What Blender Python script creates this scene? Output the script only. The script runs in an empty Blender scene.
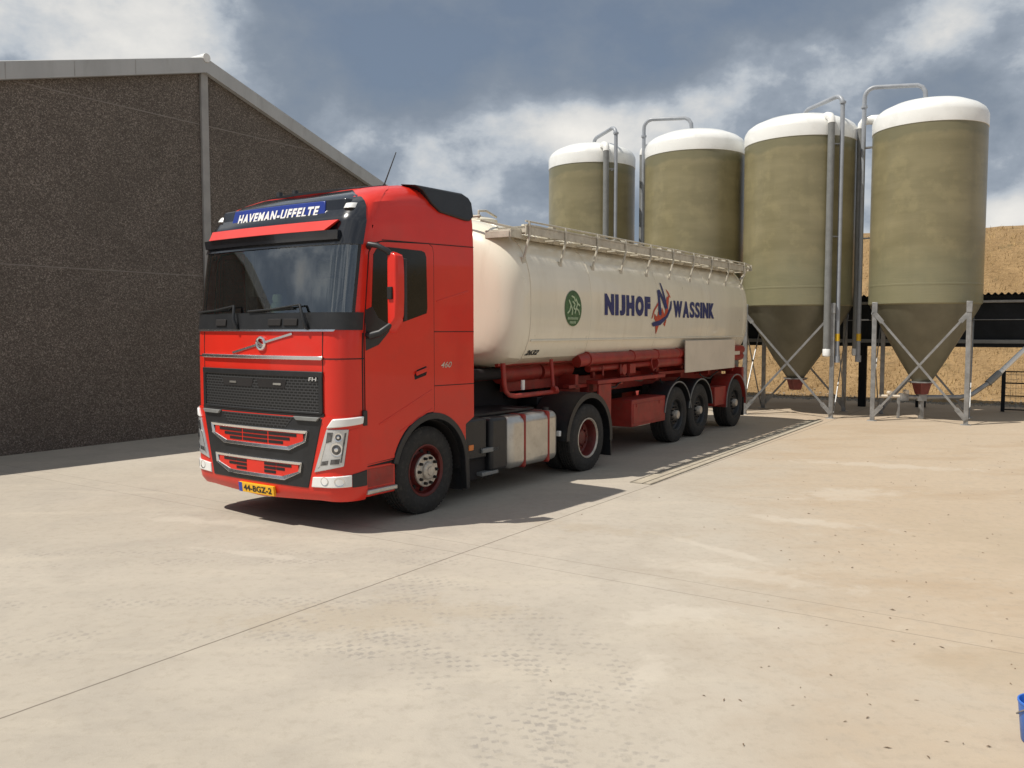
import bpy, bmesh, math, random
from mathutils import Vector, Matrix
random.seed(7)
R = math.radians
C = bpy.context.scene.collection
SC = bpy.context.scene

# ------------------------------------------------------------------ materials
def node_mat(name):
    m = bpy.data.materials.new(name); m.use_nodes = True
    nt = m.node_tree
    return m, nt, nt.nodes['Principled BSDF']

class NB:
    """small helper for wiring math nodes"""
    def __init__(s, nt): s.nt = nt
    def new(s, t, **kw):
        n = s.nt.nodes.new(t)
        for k, v in kw.items(): setattr(n, k, v)
        return n
    def link(s, a, b): s.nt.links.new(a, b)
    def put(s, sock, v):
        if isinstance(v, bpy.types.NodeSocket): s.link(v, sock)
        else: sock.default_value = v
    def math(s, op, a, b=0.0, c=0.0, clamp=False):
        n = s.new('ShaderNodeMath', operation=op, use_clamp=clamp)
        s.put(n.inputs[0], a); s.put(n.inputs[1], b); s.put(n.inputs[2], c)
        return n.outputs[0]
    def vmath(s, op, a, b=(0, 0, 0)):
        n = s.new('ShaderNodeVectorMath', operation=op)
        s.put(n.inputs[0], a); s.put(n.inputs[1], b)
        return n.outputs['Value'] if op in ('DOT_PRODUCT', 'DISTANCE', 'LENGTH') else n.outputs[0]
    def step(s, v, lo, hi, a=0.0, b=1.0):
        n = s.new('ShaderNodeMapRange', interpolation_type='SMOOTHSTEP')
        s.put(n.inputs[0], v); n.inputs[1].default_value = lo; n.inputs[2].default_value = hi
        n.inputs[3].default_value = a; n.inputs[4].default_value = b
        return n.outputs[0]
    def noise(s, vec, scale, detail=4, rough=.55, dist=0.0):
        n = s.new('ShaderNodeTexNoise')
        s.put(n.inputs['Vector'], vec)
        n.inputs['Scale'].default_value = scale; n.inputs['Detail'].default_value = detail
        n.inputs['Roughness'].default_value = rough; n.inputs['Distortion'].default_value = dist
        return n.outputs['Fac']
    def mapping(s, vec, scale=(1, 1, 1), rot=(0, 0, 0), loc=(0, 0, 0)):
        n = s.new('ShaderNodeMapping')
        s.put(n.inputs[0], vec); n.inputs[1].default_value = loc
        n.inputs[2].default_value = rot; n.inputs[3].default_value = scale
        return n.outputs[0]
    def mix(s, f, a, b, mode='MIX'):
        n = s.new('ShaderNodeMix', data_type='RGBA', blend_type=mode)
        s.put(n.inputs[0], f)
        for k, v in ((6, a), (7, b)):
            if isinstance(v, tuple): v = (*v[:3], 1)
            s.put(n.inputs[k], v)
        return n.outputs[2]
    def ramp(s, f, pts):
        n = s.new('ShaderNodeValToRGB'); e = n.color_ramp.elements
        while len(e) < len(pts): e.new(.5)
        for q, (p, c) in zip(e, pts): q.position = p; q.color = (*c, 1)
        s.put(n.inputs[0], f)
        return n.outputs[0]
    def bump(s, h, strength=.3, dist=.02):
        n = s.new('ShaderNodeBump'); s.put(n.inputs['Height'], h)
        n.inputs['Strength'].default_value = strength; n.inputs['Distance'].default_value = dist
        return n.outputs[0]

def paint(name, col, rough=.4, metal=0.0, coat=0.0, var=.12, scale=3.0, dirt=None, dirt_amt=.3, bump=0.0, spec=.5, stretch=(1, 1, 1), bscale=60):
    m, nt, b = node_mat(name); k = NB(nt)
    tc = k.new('ShaderNodeTexCoord').outputs['Object']
    v = k.mapping(tc, stretch)
    n1 = k.noise(v, scale, 5, .6)
    c = k.mix(k.step(n1, .3, .7), tuple(x * (1 - var) for x in col), tuple(min(1, x * (1 + var)) for x in col))
    if dirt:
        n2 = k.noise(v, scale * 2.3, 6, .65, .4)
        c = k.mix(k.math('MULTIPLY', k.step(n2, .48, .75), dirt_amt), c, dirt)
    k.link(c, b.inputs['Base Color'])
    n3 = k.noise(tc, scale * 6, 3)
    r = k.math('ADD', rough - .06, k.math('MULTIPLY', n3, .12))
    k.link(r, b.inputs['Roughness'])
    b.inputs['Metallic'].default_value = metal
    b.inputs['Specular IOR Level'].default_value = spec
    b.inputs['Coat Weight'].default_value = coat
    b.inputs['Coat Roughness'].default_value = .05
    if bump:
        k.link(k.bump(k.noise(tc, bscale, 3), bump, .01), b.inputs['Normal'])
    return m

M = {}
M['red'] = paint('red_paint', (.66, .024, .011), .36, coat=.3, spec=.38, var=.05, scale=1.2, dirt=(.40, .05, .03), dirt_amt=.2)
M['red_dark'] = paint('frame_red', (.30, .026, .018), .5, var=.18, scale=4, dirt=(.16, .06, .045), dirt_amt=.55)
M['red_rim'] = paint('rim_red', (.12, .014, .011), .5, var=.25, scale=6, dirt=(.10, .05, .04), dirt_amt=.6)
M['black'] = paint('black_plastic', (.015, .016, .018), .45, var=.15, scale=5, dirt=(.035, .033, .03), dirt_amt=.3)
M['black_gloss'] = paint('gloss_black', (.012, .013, .017), .16, coat=.5, var=.1, spec=.6)
M['gap'] = paint('dark_gap', (.012, .01, .01), .8)
M['rubber'] = paint('tyre_rubber', (.022, .021, .02), .78, var=.2, scale=9, dirt=(.075, .068, .058), dirt_amt=.5, bump=.15)
M['chrome'] = paint('chrome_trim', (.82, .82, .82), .26, metal=1, var=.04)
M['alu'] = paint('brushed_aluminium', (.52, .51, .48), .36, metal=.85, var=.08, scale=4, dirt=(.32, .29, .25), dirt_amt=.4)
M['hub'] = paint('hub_metal', (.55, .50, .43), .45, metal=.4, var=.2, scale=14, dirt=(.2, .12, .08), dirt_amt=.5)
M['lens'] = paint('lamp_lens', (.52, .53, .54), .12, metal=.35, var=.10, scale=9, coat=1, spec=.8)
M['lamp_dark'] = paint('lamp_inner', (.12, .12, .125), .2, metal=.6, var=.4, scale=25)
M['white_led'] = paint('led_cover', (.80, .80, .78), .22, coat=.6, var=.03)
M['amber'] = paint('amber_lens', (.75, .20, .03), .3)
M['sign_blue'] = paint('sign_blue', (.014, .035, .24), .3, coat=.3, var=.08)
M['white_letter'] = paint('white_letter', (.82, .82, .80), .4, var=.03)
M['navy'] = paint('navy_letter', (.018, .026, .13), .4, var=.08)
M['flame_red'] = paint('flame_red', (.50, .065, .03), .4, var=.15, scale=8)
M['yellow'] = paint('plate_yellow', (.85, .46, .02), .35, var=.04)
M['black_letter'] = paint('black_letter', (.012, .012, .012), .5)
M['eu_blue'] = paint('plate_blue', (.02, .06, .38), .4)
M['cream'] = paint('tank_cream', (.77, .715, .585), .30, coat=.45, var=.035, scale=1.1, dirt=(.56, .49, .36), dirt_amt=.30, stretch=(1.6, 1.6, .35))
M['cream_frame'] = paint('walkway_cream', (.50, .465, .385), .5, var=.15, scale=5, dirt=(.30, .25, .18), dirt_amt=.6)
M['panel'] = paint('side_panel_beige', (.66, .58, .47), .5, var=.05, scale=1.5, dirt=(.5, .43, .33), dirt_amt=.3)
M['green'] = paint('badge_green', (.05, .12, .045), .45, var=.3, scale=12)
M['badge_light'] = paint('badge_light', (.42, .52, .34), .5, var=.1)
M['seat'] = paint('seat_fabric', (.26, .26, .245), .9, var=.2, scale=10)
M['dash'] = paint('dashboard_grey', (.27, .265, .25), .7, var=.15)
M['white_cap'] = paint('silo_cap_white', (.80, .80, .77), .3, coat=.25, var=.03, scale=1.5, dirt=(.55, .53, .47), dirt_amt=.25)
M['galv'] = paint('galvanised_steel', (.31, .31, .305), .45, metal=.5, var=.2, scale=7, dirt=(.22, .215, .20), dirt_amt=.5)
M['pvc'] = paint('grey_pipe', (.30, .32, .35), .4, var=.08, scale=4, dirt=(.2, .2, .2), dirt_amt=.3)
M['pvc_dark'] = paint('dark_grey_pipe', (.20, .205, .20), .45, var=.1, scale=4, dirt=(.12, .12, .12), dirt_amt=.3)
M['boot_red'] = paint('boot_red', (.17, .035, .03), .5, var=.15, scale=8)
M['shed_dark'] = paint('shed_dark_sheet', (.016, .018, .021), .75, var=.2, scale=3, spec=.2)
M['sticker'] = paint('yellow_sticker', (.80, .50, .03), .4)
M['concrete_strip'] = paint('drain_concrete', (.40, .35, .27), .85, var=.12, scale=6, dirt=(.25, .22, .18), dirt_amt=.4, bump=.3)
M['drain_slot'] = paint('drain_slot', (.17, .145, .11), .8, var=.2, scale=8)
M['bucket'] = paint('bucket_blue', (.03, .15, .56), .35, var=.06)
M['roof_sheet'] = paint('roof_sheet_grey', (.36, .36, .35), .7, var=.1, scale=2, dirt=(.25, .25, .24), dirt_amt=.4)
M['trim'] = paint('bargeboard_grey', (.40, .41, .41), .55, var=.08, scale=1.5, dirt=(.27, .27, .26), dirt_amt=.4, stretch=(1, 1, .3))
M['ridge'] = paint('ridge_cap', (.72, .72, .70), .5, var=.05)
M['pipe_grey'] = paint('joint_cover_grey', (.30, .295, .285), .6, var=.1, scale=3)
M['joint'] = paint('joint_mortar', (.20, .18, .16), .8, var=.15, scale=4)
M['cable'] = paint('coil_cable', (.03, .03, .032), .5)

def glass_mat():
    m, nt, b = node_mat('windscreen_glass'); k = NB(nt)
    gl = k.new('ShaderNodeBsdfGlossy'); gl.inputs['Roughness'].default_value = .015; gl.inputs['Color'].default_value = (.95, .98, 1, 1)
    tr = k.new('ShaderNodeBsdfTransparent'); tr.inputs['Color'].default_value = (.80, .86, .81, 1)
    fr = k.new('ShaderNodeFresnel'); fr.inputs['IOR'].default_value = 1.5
    f = k.math('ADD', k.math('MULTIPLY', fr.outputs[0], 1.6), .14, clamp=True)
    mx = k.new('ShaderNodeMixShader'); k.link(f, mx.inputs[0]); k.link(tr.outputs[0], mx.inputs[1]); k.link(gl.outputs[0], mx.inputs[2])
    k.link(mx.outputs[0], nt.nodes['Material Output'].inputs['Surface'])
    return m
M['glass'] = glass_mat()
M['dark_glass'] = paint('tinted_glass', (.010, .013, .012), .08, var=.1, spec=.28)

def mesh_grille():
    m, nt, b = node_mat('grille_mesh'); k = NB(nt)
    tc = k.new('ShaderNodeTexCoord').outputs['Object']
    sp = k.new('ShaderNodeSeparateXYZ'); k.link(tc, sp.inputs[0])
    row = k.math('MULTIPLY', sp.outputs[2], 32.0)
    col = k.math('MULTIPLY', sp.outputs[1], 17.0)
    odd = k.math('MULTIPLY', k.math('FLOOR', k.math('MODULO', k.math('FLOOR', row), 2.0)), .5)
    a = k.math('ABSOLUTE', k.math('SUBTRACT', k.math('FRACT', row), .5))
    c = k.math('ABSOLUTE', k.math('SUBTRACT', k.math('FRACT', k.math('ADD', col, odd)), .5))
    hole = k.math('MULTIPLY', k.step(a, .38, .28), k.step(c, .45, .38))
    cc = k.mix(hole, (.045, .046, .048), (.003, .003, .003))
    k.link(cc, b.inputs['Base Color']); b.inputs['Roughness'].default_value = .5
    k.link(k.bump(hole, -.6, .01), b.inputs['Normal'])
    return m
M['mesh'] = mesh_grille()

def silo_mat():
    m, nt, b = node_mat('silo_fibreglass'); k = NB(nt)
    tc = k.new('ShaderNodeTexCoord').outputs['Object']
    v1 = k.mapping(tc, (3, 3, .3)); v2 = k.mapping(tc, (.5, .5, 2.2))
    n1 = k.noise(v1, 1.2, 5, .6); n2 = k.noise(v2, .8, 3, .55, .15); n3 = k.noise(tc, 2.2, 7, .62)
    c = k.mix(k.step(n2, .3, .7), (.205, .180, .098), (.285, .248, .142))
    c = k.mix(k.math('MULTIPLY', k.step(n1, .45, .8), .30), c, (.165, .148, .085))
    c = k.mix(k.math('MULTIPLY', k.step(n3, .50, .66), .38), c, (.33, .285, .155))
    sp = k.new('ShaderNodeSeparateXYZ'); k.link(tc, sp.inputs[0])
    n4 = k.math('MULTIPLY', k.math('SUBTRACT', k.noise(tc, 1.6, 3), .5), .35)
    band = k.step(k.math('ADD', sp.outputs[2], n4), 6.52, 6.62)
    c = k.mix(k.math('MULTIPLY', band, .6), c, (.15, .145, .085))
    low = k.math('MULTIPLY', k.step(k.math('ADD', sp.outputs[2], k.math('MULTIPLY', n4, 2.5)), 4.3, 3.3), .5)
    c = k.mix(low, c, (.175, .18, .115))
    k.link(c, b.inputs['Base Color']); b.inputs['Roughness'].default_value = .32
    b.inputs['Specular IOR Level'].default_value = .5
    k.link(k.bump(k.noise(k.mapping(tc, (1, 1, 14)), 3, 3), .12, .02), b.inputs['Normal'])
    return m
M['silo'] = silo_mat()
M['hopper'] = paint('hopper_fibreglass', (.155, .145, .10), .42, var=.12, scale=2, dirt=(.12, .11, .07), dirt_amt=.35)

def wall_mat():
    m, nt, b = node_mat('exposed_aggregate_concrete'); k = NB(nt)
    tc = k.new('ShaderNodeTexCoord').outputs['Object']
    vo = k.new('ShaderNodeTexVoronoi'); vo.inputs['Scale'].default_value = 62; k.link(tc, vo.inputs['Vector'])
    sp = k.new('ShaderNodeSeparateColor'); k.link(vo.outputs['Color'], sp.inputs[0])
    c = k.ramp(sp.outputs[0], [(0, (.068, .057, .048)), (.45, (.116, .098, .083)), (.8, (.172, .147, .125)), (1, (.29, .255, .22))])
    n = k.noise(tc, .9, 5, .6)
    c = k.mix(k.math('MULTIPLY', k.step(n, .35, .7), .35), c, (.062, .052, .043))
    n2 = k.noise(k.mapping(tc, (4, 4, .25)), 1, 4)
    c = k.mix(k.math('MULTIPLY', k.step(n2, .55, .8), .25), c, (.13, .11, .09))
    k.link(c, b.inputs['Base Color']); b.inputs['Roughness'].default_value = .9
    k.link(k.bump(vo.outputs['Distance'], -.5, .010), b.inputs['Normal'])
    return m
M['wall'] = wall_mat()

YA = R(33.5)     # direction in which the yard's joints, its drain and the barn wall run
UD = (math.sin(YA), math.cos(YA)); UN = (math.cos(YA), -math.sin(YA))

def concrete_mat():
    m, nt, b = node_mat('yard_concrete'); k = NB(nt)
    p = k.new('ShaderNodeNewGeometry').outputs['Position']
    sp = k.new('ShaderNodeSeparateXYZ'); k.link(p, sp.inputs[0]); X, Y = sp.outputs[0], sp.outputs[1]
    n_big = k.noise(p, .16, 5, .55, .4)
    n_mid = k.noise(p, .75, 8, .66, .6)
    n_str = k.noise(k.mapping(p, (.35, 1.6, 1), rot=(0, 0, R(12))), 1.0, 8, .66, .4)
    n_mot = k.noise(p, 3.2, 8, .72, .3)
    n_fine = k.noise(p, 11, 6, .72)
    n_grit = k.noise(p, 75, 3, .7)
    c = k.mix(k.step(n_big, .33, .67), (.45, .398, .318), (.515, .462, .378))
    c = k.mix(k.math('MULTIPLY', k.step(n_mid, .42, .66), .60), c, (.40, .358, .295))
    c = k.mix(k.math('MULTIPLY', k.step(n_str, .50, .68), .50), c, (.545, .485, .385))
    warm = k.step(k.math('ADD', k.math('ADD', X, k.math('MULTIPLY', n_mid, 4.0)), k.math('MULTIPLY', Y, -.22)), 1.2, 4.6)
    c = k.mix(k.math('MULTIPLY', warm, .72), c, (.50, .385, .26))
    n_warm2 = k.noise(k.mapping(p, (.5, 1.3, 1)), .6, 7, .66)
    c = k.mix(k.math('MULTIPLY', k.math('MULTIPLY', k.step(n_warm2, .48, .64), warm), .5), c, (.42, .31, .20))
    c = k.mix(k.math('MULTIPLY', k.step(n_mot, .50, .68), .26), c, (.37, .325, .262))
    c = k.mix(k.math('MULTIPLY', k.step(n_mot, .46, .32), .22), c, (.55, .49, .39))
    c = k.mix(k.math('MULTIPLY', k.step(n_fine, .48, .68), .26), c, (.31, .268, .205))
    c = k.mix(k.math('MULTIPLY', k.step(n_grit, .60, .78), .38), c, (.25, .215, .165))
    # pale washed patches and streaks
    def blob(cx, cy, sx, sy, rot, lo=.55, edge=.5, sc=3.0):
        dx = k.math('SUBTRACT', X, cx); dy = k.math('SUBTRACT', Y, cy)
        ca, sa = math.cos(rot), math.sin(rot)
        u = k.math('DIVIDE', k.math('ADD', k.math('MULTIPLY', dx, ca), k.math('MULTIPLY', dy, sa)), sx)
        w = k.math('DIVIDE', k.math('SUBTRACT', k.math('MULTIPLY', dy, ca), k.math('MULTIPLY', dx, sa)), sy)
        d = k.math('SQRT', k.math('ADD', k.math('MULTIPLY', u, u), k.math('MULTIPLY', w, w)))
        d = k.math('ADD', d, k.math('MULTIPLY', k.math('SUBTRACT', k.noise(p, sc, 8, .72, .5), .5), 3.4))
        return k.step(d, 1.05, .25)
    for a in ((2.0, 8.35, 1.0, .10, -.95), (2.05, 7.5, 1.1, .30, -.55), (-2.5, 8.15, .8, .10, -.35), (.85, 5.25, .16, .50, -.35),
              (1.2, 6.4, .55, .22, .2), (3.4, 9.5, 1.2, .2, -.5), (5.8, 13.6, 1.6, .3, -.4), (-3.5, 9.6, 1.2, .2, -.3), (4.4, 11.2, 1.0, .5, .2)):
        c = k.mix(k.math('MULTIPLY', blob(*a), .36), c, (.62, .56, .46))
    for a in ((.9, 9.2, 1.1, .28, -.4), (-1.0, 6.4, 1.3, .5, .1), (3.3, 5.4, .9, .5, 0), (5.2, 8.2, 1.0, 2.2, .3)):
        c = k.mix(k.math('MULTIPLY', blob(*a), .32), c, (.40, .325, .225))
    # curved tyre tracks with a lug pattern
    warp = k.math('MULTIPLY', k.math('SUBTRACT', k.noise(p, 1.1, 3), .5), .22)
    tr = None
    def tracks(cx, cy, radii, wid, lug, y0, y1, x0, x1, strength):
        nonlocal tr
        dx = k.math('SUBTRACT', X, cx); dy = k.math('SUBTRACT', Y, cy)
        rr = k.math('ADD', k.math('SQRT', k.math('ADD', k.math('MULTIPLY', dx, dx), k.math('MULTIPLY', dy, dy))), warp)
        an = k.math('ARCTAN2', dy, dx)
        for rad in radii:
            d = k.math('ABSOLUTE', k.math('SUBTRACT', rr, rad))
            band = k.step(d, wid, wid * .6)
            row = k.math('MULTIPLY', k.math('ADD', k.math('SUBTRACT', rr, rad), 1.0), 17.0)
            ri = k.math('FLOOR', row)
            gap = k.step(k.math('ABSOLUTE', k.math('SUBTRACT', k.math('FRACT', row), .5)), .46, .30)
            ph = k.math('ADD', k.math('MULTIPLY', an, rad * lug), k.math('ADD', k.math('MULTIPLY', ri, 2.4), k.math('MULTIPLY', n_mot, 6.0)))
            bar = k.math('MULTIPLY', gap, k.step(k.math('ADD', k.math('SINE', ph), k.math('MULTIPLY', k.math('SUBTRACT', n_fine, .5), 4.0)), .25, .9))
            keep = k.step(k.noise(p, 1.7, 7, .7), .42, .58)
            t = k.math('MULTIPLY', k.math('MULTIPLY', band, bar), keep)
            tr = t if tr is None else k.math('MAXIMUM', tr, t)
        lim = k.math('MULTIPLY', k.math('MULTIPLY', k.step(Y, y0, y0 + .8), k.step(Y, y1, y1 - 1.2)), k.math('MULTIPLY', k.step(X, x0, x0 + .7), k.step(X, x1, x1 - .5)))
        tr = k.math('MULTIPLY', tr, lim)
        out = k.math('MULTIPLY', tr, strength); tr = None
        return out
    t1 = tracks(-2.32, 3.74, (2.30, 2.58, 2.90), .13, 62, 2.9, 7.2, -2.4, 1.4, .52)
    t1b = tracks(-2.25, 4.65, (2.50, 2.76, 3.02), .12, 62, 3.2, 8.4, -1.6, 1.5, .42)
    t1 = k.math('MAXIMUM', t1, t1b)
    t2 = tracks(-2.0, -16.0, (21.6, 21.95, 22.7, 23.9, 24.25), .12, 62, 4.5, 9.5, -6.5, -.2, .36)
    tt = k.math('MAXIMUM', t1, t2)
    c = k.mix(tt, c, (.255, .235, .21))
    # saw-cut joints
    def line(px, py, dx, dy, w, lo=-1e3, hi=1e3):
        u = k.math('ADD', k.math('MULTIPLY', k.math('SUBTRACT', X, px), dy), k.math('MULTIPLY', k.math('SUBTRACT', Y, py), -dx))
        u = k.math('ADD', u, k.math('MULTIPLY', k.math('SUBTRACT', k.noise(p, 3, 2), .5), .012))
        return k.step(k.math('ABSOLUTE', u), w, w * .4)
    j = line(-2.84, 4.64, math.sin(R(33.6)), math.cos(R(33.6)), .011)
    j2 = k.math('MULTIPLY', line(1.97, 6.95, UN[0], UN[1], .010), .45)
    j3 = k.math('MULTIPLY', line(-1.48, 8.83, UN[0], UN[1], .010), .5)
    j4 = k.math('MULTIPLY', line(3.9, 2.5, UD[0], UD[1], .010), .35)
    jj = k.math('MAXIMUM', k.math('MAXIMUM', j, j2), k.math('MAXIMUM', j3, j4))
    c = k.mix(k.math('MULTIPLY', jj, .8), c, (.16, .135, .105))
    c = k.mix(1.0, c, (.885, .885, .905), 'MULTIPLY')
    k.link(c, b.inputs['Base Color'])
    k.link(k.math('ADD', .62, k.math('MULTIPLY', n_fine, .3)), b.inputs['Roughness'])
    b.inputs['Specular IOR Level'].default_value = .3
    h = k.math('ADD', k.math('MULTIPLY', n_grit, .4), k.math('ADD', k.math('MULTIPLY', n_fine, .9), k.math('ADD', k.math('MULTIPLY', jj, -1.0), k.math('MULTIPLY', tt, .5))))
    k.link(k.bump(h, .22, .012), b.inputs['Normal'])
    return m
M['concrete'] = concrete_mat()

def bank_mat():
    m, nt, b = node_mat('dry_grass_bank'); k = NB(nt)
    p = k.new('ShaderNodeNewGeometry').outputs['Position']
    n1 = k.noise(p, .5, 6, .65, .5); n2 = k.noise(k.mapping(p, (1, 1, 3)), 3.2, 6, .7, .4); n3 = k.noise(p, 18, 4, .7)
    c = k.mix(k.step(n1, .35, .68), (.275, .172, .075), (.40, .26, .122))
    c = k.mix(k.math('MULTIPLY', k.step(n2, .5, .68), .65), c, (.20, .125, .055))
    c = k.mix(k.math('MULTIPLY', k.step(n3, .5, .7), .45), c, (.48, .335, .17))
    n4 = k.noise(p, 1.3, 4, .6)
    c = k.mix(k.math('MULTIPLY', k.step(n4, .60, .74), .5), c, (.11, .10, .045))
    k.link(c, b.inputs['Base Color']); b.inputs['Roughness'].default_value = .95
    k.link(k.bump(k.math('ADD', n2, k.math('MULTIPLY', n3, .5)), .9, .12), b.inputs['Normal'])
    return m
M['bank'] = bank_mat()
M['gravel'] = paint('gravel_grey', (.34, .30, .24), .9, var=.35, scale=14, dirt=(.16, .14, .12), dirt_amt=.6, bump=1.0)
M['straw'] = paint('dry_straw', (.42, .29, .13), .9, var=.35, scale=2)
M['debris'] = paint('leaf_debris', (.20, .14, .09), .9, var=.5, scale=9)

# ------------------------------------------------------------------ mesh building
class MB:
    def __init__(s): s.v = []; s.f = []; s.mi = []; s.cur = 0
    def add(s, vs, fs):
        o = len(s.v); s.v += [tuple(q) for q in vs]
        for q in fs: s.f.append([i + o for i in q]); s.mi.append(s.cur)
        return s
    def box(s, x0, x1, y0, y1, z0, z1):
        vs = [(x, y, z) for z in (z0, z1) for y in (y0, y1) for x in (x0, x1)]
        return s.add(vs, [(0, 2, 3, 1), (4, 5, 7, 6), (0, 1, 5, 4), (2, 6, 7, 3), (0, 4, 6, 2), (1, 3, 7, 5)])
    def bar(s, a, b, w, h, up=(0, 0, 1)):
        a, b = Vector(a), Vector(b); d = (b - a).normalized(); u = Vector(up)
        if abs(d.dot(u)) > .98: u = Vector((1, 0, 0))
        x = d.cross(u).normalized(); y = x.cross(d)
        vs = [p + x * i * w / 2 + y * j * h / 2 for p in (a, b) for i, j in ((-1, -1), (1, -1), (1, 1), (-1, 1))]
        return s.add(vs, [(0, 3, 2, 1), (4, 5, 6, 7), (0, 1, 5, 4), (1, 2, 6, 5), (2, 3, 7, 6), (3, 0, 4, 7)])
    def tube(s, pts, r, n=12, caps=True):
        pts = [Vector(p) for p in pts]; rings = []; x = None
        for i, p in enumerate(pts):
            d = (pts[min(i + 1, len(pts) - 1)] - pts[max(i - 1, 0)]).normalized()
            if x is None:
                x = d.cross(Vector((0, 0, 1)) if abs(d.z) < .9 else Vector((1, 0, 0))).normalized()
            x = (x - d * x.dot(d)).normalized(); y = d.cross(x)
            rr = r[i] if isinstance(r, (list, tuple)) else r
            rings.append([p + (x * math.cos(2 * math.pi * q / n) + y * math.sin(2 * math.pi * q / n)) * rr for q in range(n)])
        vs = [v for ring in rings for v in ring]; fs = []
        for i in range(len(pts) - 1):
            for q in range(n):
                a, b_ = i * n + q, i * n + (q + 1) % n
                fs.append((a, b_, b_ + n, a + n))
        if caps: fs += [tuple(reversed(range(n))), tuple(range((len(pts) - 1) * n, len(pts) * n))]
        return s.add(vs, fs)
    def lathe(s, prof, n=32, axis='z', c=(0, 0, 0), close=False):
        vs = []; fs = []
        for r, h in prof:
            for q in range(n):
                a = 2 * math.pi * q / n; u, w = r * math.cos(a), r * math.sin(a)
                p = (u, w, h) if axis == 'z' else ((u, h, w) if axis == 'y' else (h, u, w))
                vs.append((p[0] + c[0], p[1] + c[1], p[2] + c[2]))
        m = len(prof)
        for i in range(m - 1 + (1 if close else 0)):
            i2 = (i + 1) % m
            for q in range(n):
                q2 = (q + 1) % n
                f = (i * n + q, i * n + q2, i2 * n + q2, i2 * n + q)
                fs.append(f if axis != 'y' else tuple(reversed(f)))
        return s.add(vs, fs)
    def prism(s, poly, fn0, fn1):
        """poly of 2-D points; fn0 and fn1 map a 2-D point to the two faces"""
        n = len(poly); vs = [fn0(*p) for p in poly] + [fn1(*p) for p in poly]
        fs = [tuple(range(n)), tuple(reversed(range(n, 2 * n)))] + [(i, i + n, (i + 1) % n + n, (i + 1) % n) for i in range(n)]
        return s.add(vs, fs)
    def patch(s, fn, nu, nv, thick=None):
        """fn(u,v,k) k=0 outer skin, k=1 inner skin"""
        ks = (0, 1) if thick else (0,)
        vs = []; fs = []; st = (nu + 1) * (nv + 1)
        for k in ks:
            for j in range(nv + 1):
                for i in range(nu + 1): vs.append(fn(i / nu, j / nv, k))
        idx = lambda i, j, k: k * st + j * (nu + 1) + i
        for k in ks:
            for j in range(nv):
                for i in range(nu):
                    f = (idx(i, j, k), idx(i + 1, j, k), idx(i + 1, j + 1, k), idx(i, j + 1, k))
                    fs.append(f if k == 0 else tuple(reversed(f)))
        if thick:
            for i in range(nu):
                fs.append((idx(i, 0, 0), idx(i, 0, 1), idx(i + 1, 0, 1), idx(i + 1, 0, 0)))
                fs.append((idx(i, nv, 0), idx(i + 1, nv, 0), idx(i + 1, nv, 1), idx(i, nv, 1)))
            for j in range(nv):
                fs.append((idx(0, j, 0), idx(0, j + 1, 0), idx(0, j + 1, 1), idx(0, j, 1)))
                fs.append((idx(nu, j, 0), idx(nu, j, 1), idx(nu, j + 1, 1), idx(nu, j + 1, 0)))
        return s.add(vs, fs)
    def build(s, name, mat, parent=None, angle=35, bevel=0.0, seg=2, fix=True):
        me = bpy.data.meshes.new(name); me.from_pydata([tuple(v) for v in s.v], [], s.f)
        mats = mat if isinstance(mat, (list, tuple)) else [mat]
        for q in mats: me.materials.append(q)
        if len(mats) > 1:
            for p, i in zip(me.polygons, s.mi): p.material_index = i
        bm = bmesh.new(); bm.from_mesh(me)
        if fix: bmesh.ops.remove_doubles(bm, verts=bm.verts, dist=1e-5); bmesh.ops.recalc_face_normals(bm, faces=bm.faces)
        bm.to_mesh(me); bm.free()
        me.polygons.foreach_set('use_smooth', [True] * len(me.polygons))
        me.set_sharp_from_angle(angle=R(angle))
        o = bpy.data.objects.new(name, me); C.objects.link(o)
        if parent: o.parent = parent
        if bevel:
            bv = o.modifiers.new('Bevel', 'BEVEL'); bv.width = bevel; bv.segments = seg; bv.limit_method = 'ANGLE'; bv.angle_limit = R(40)
            bv.harden_normals = False
        return o

def thing(name, label, cat, loc=(0, 0, 0), rz=0.0, group=None):
    o = bpy.data.objects.new(name, None); C.objects.link(o)
    o.location = loc; o.rotation_euler = (0, 0, rz); o.empty_display_size = .3
    o['label'] = label; o['category'] = cat
    if group: o['group'] = group
    return o
def tag(o, label, cat, group=None, kind=None):
    o['label'] = label; o['category'] = cat
    if group: o['group'] = group
    if kind: o['kind'] = kind
    return o
def struct(o, kind='structure'): o['kind'] = kind; return o

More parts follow.
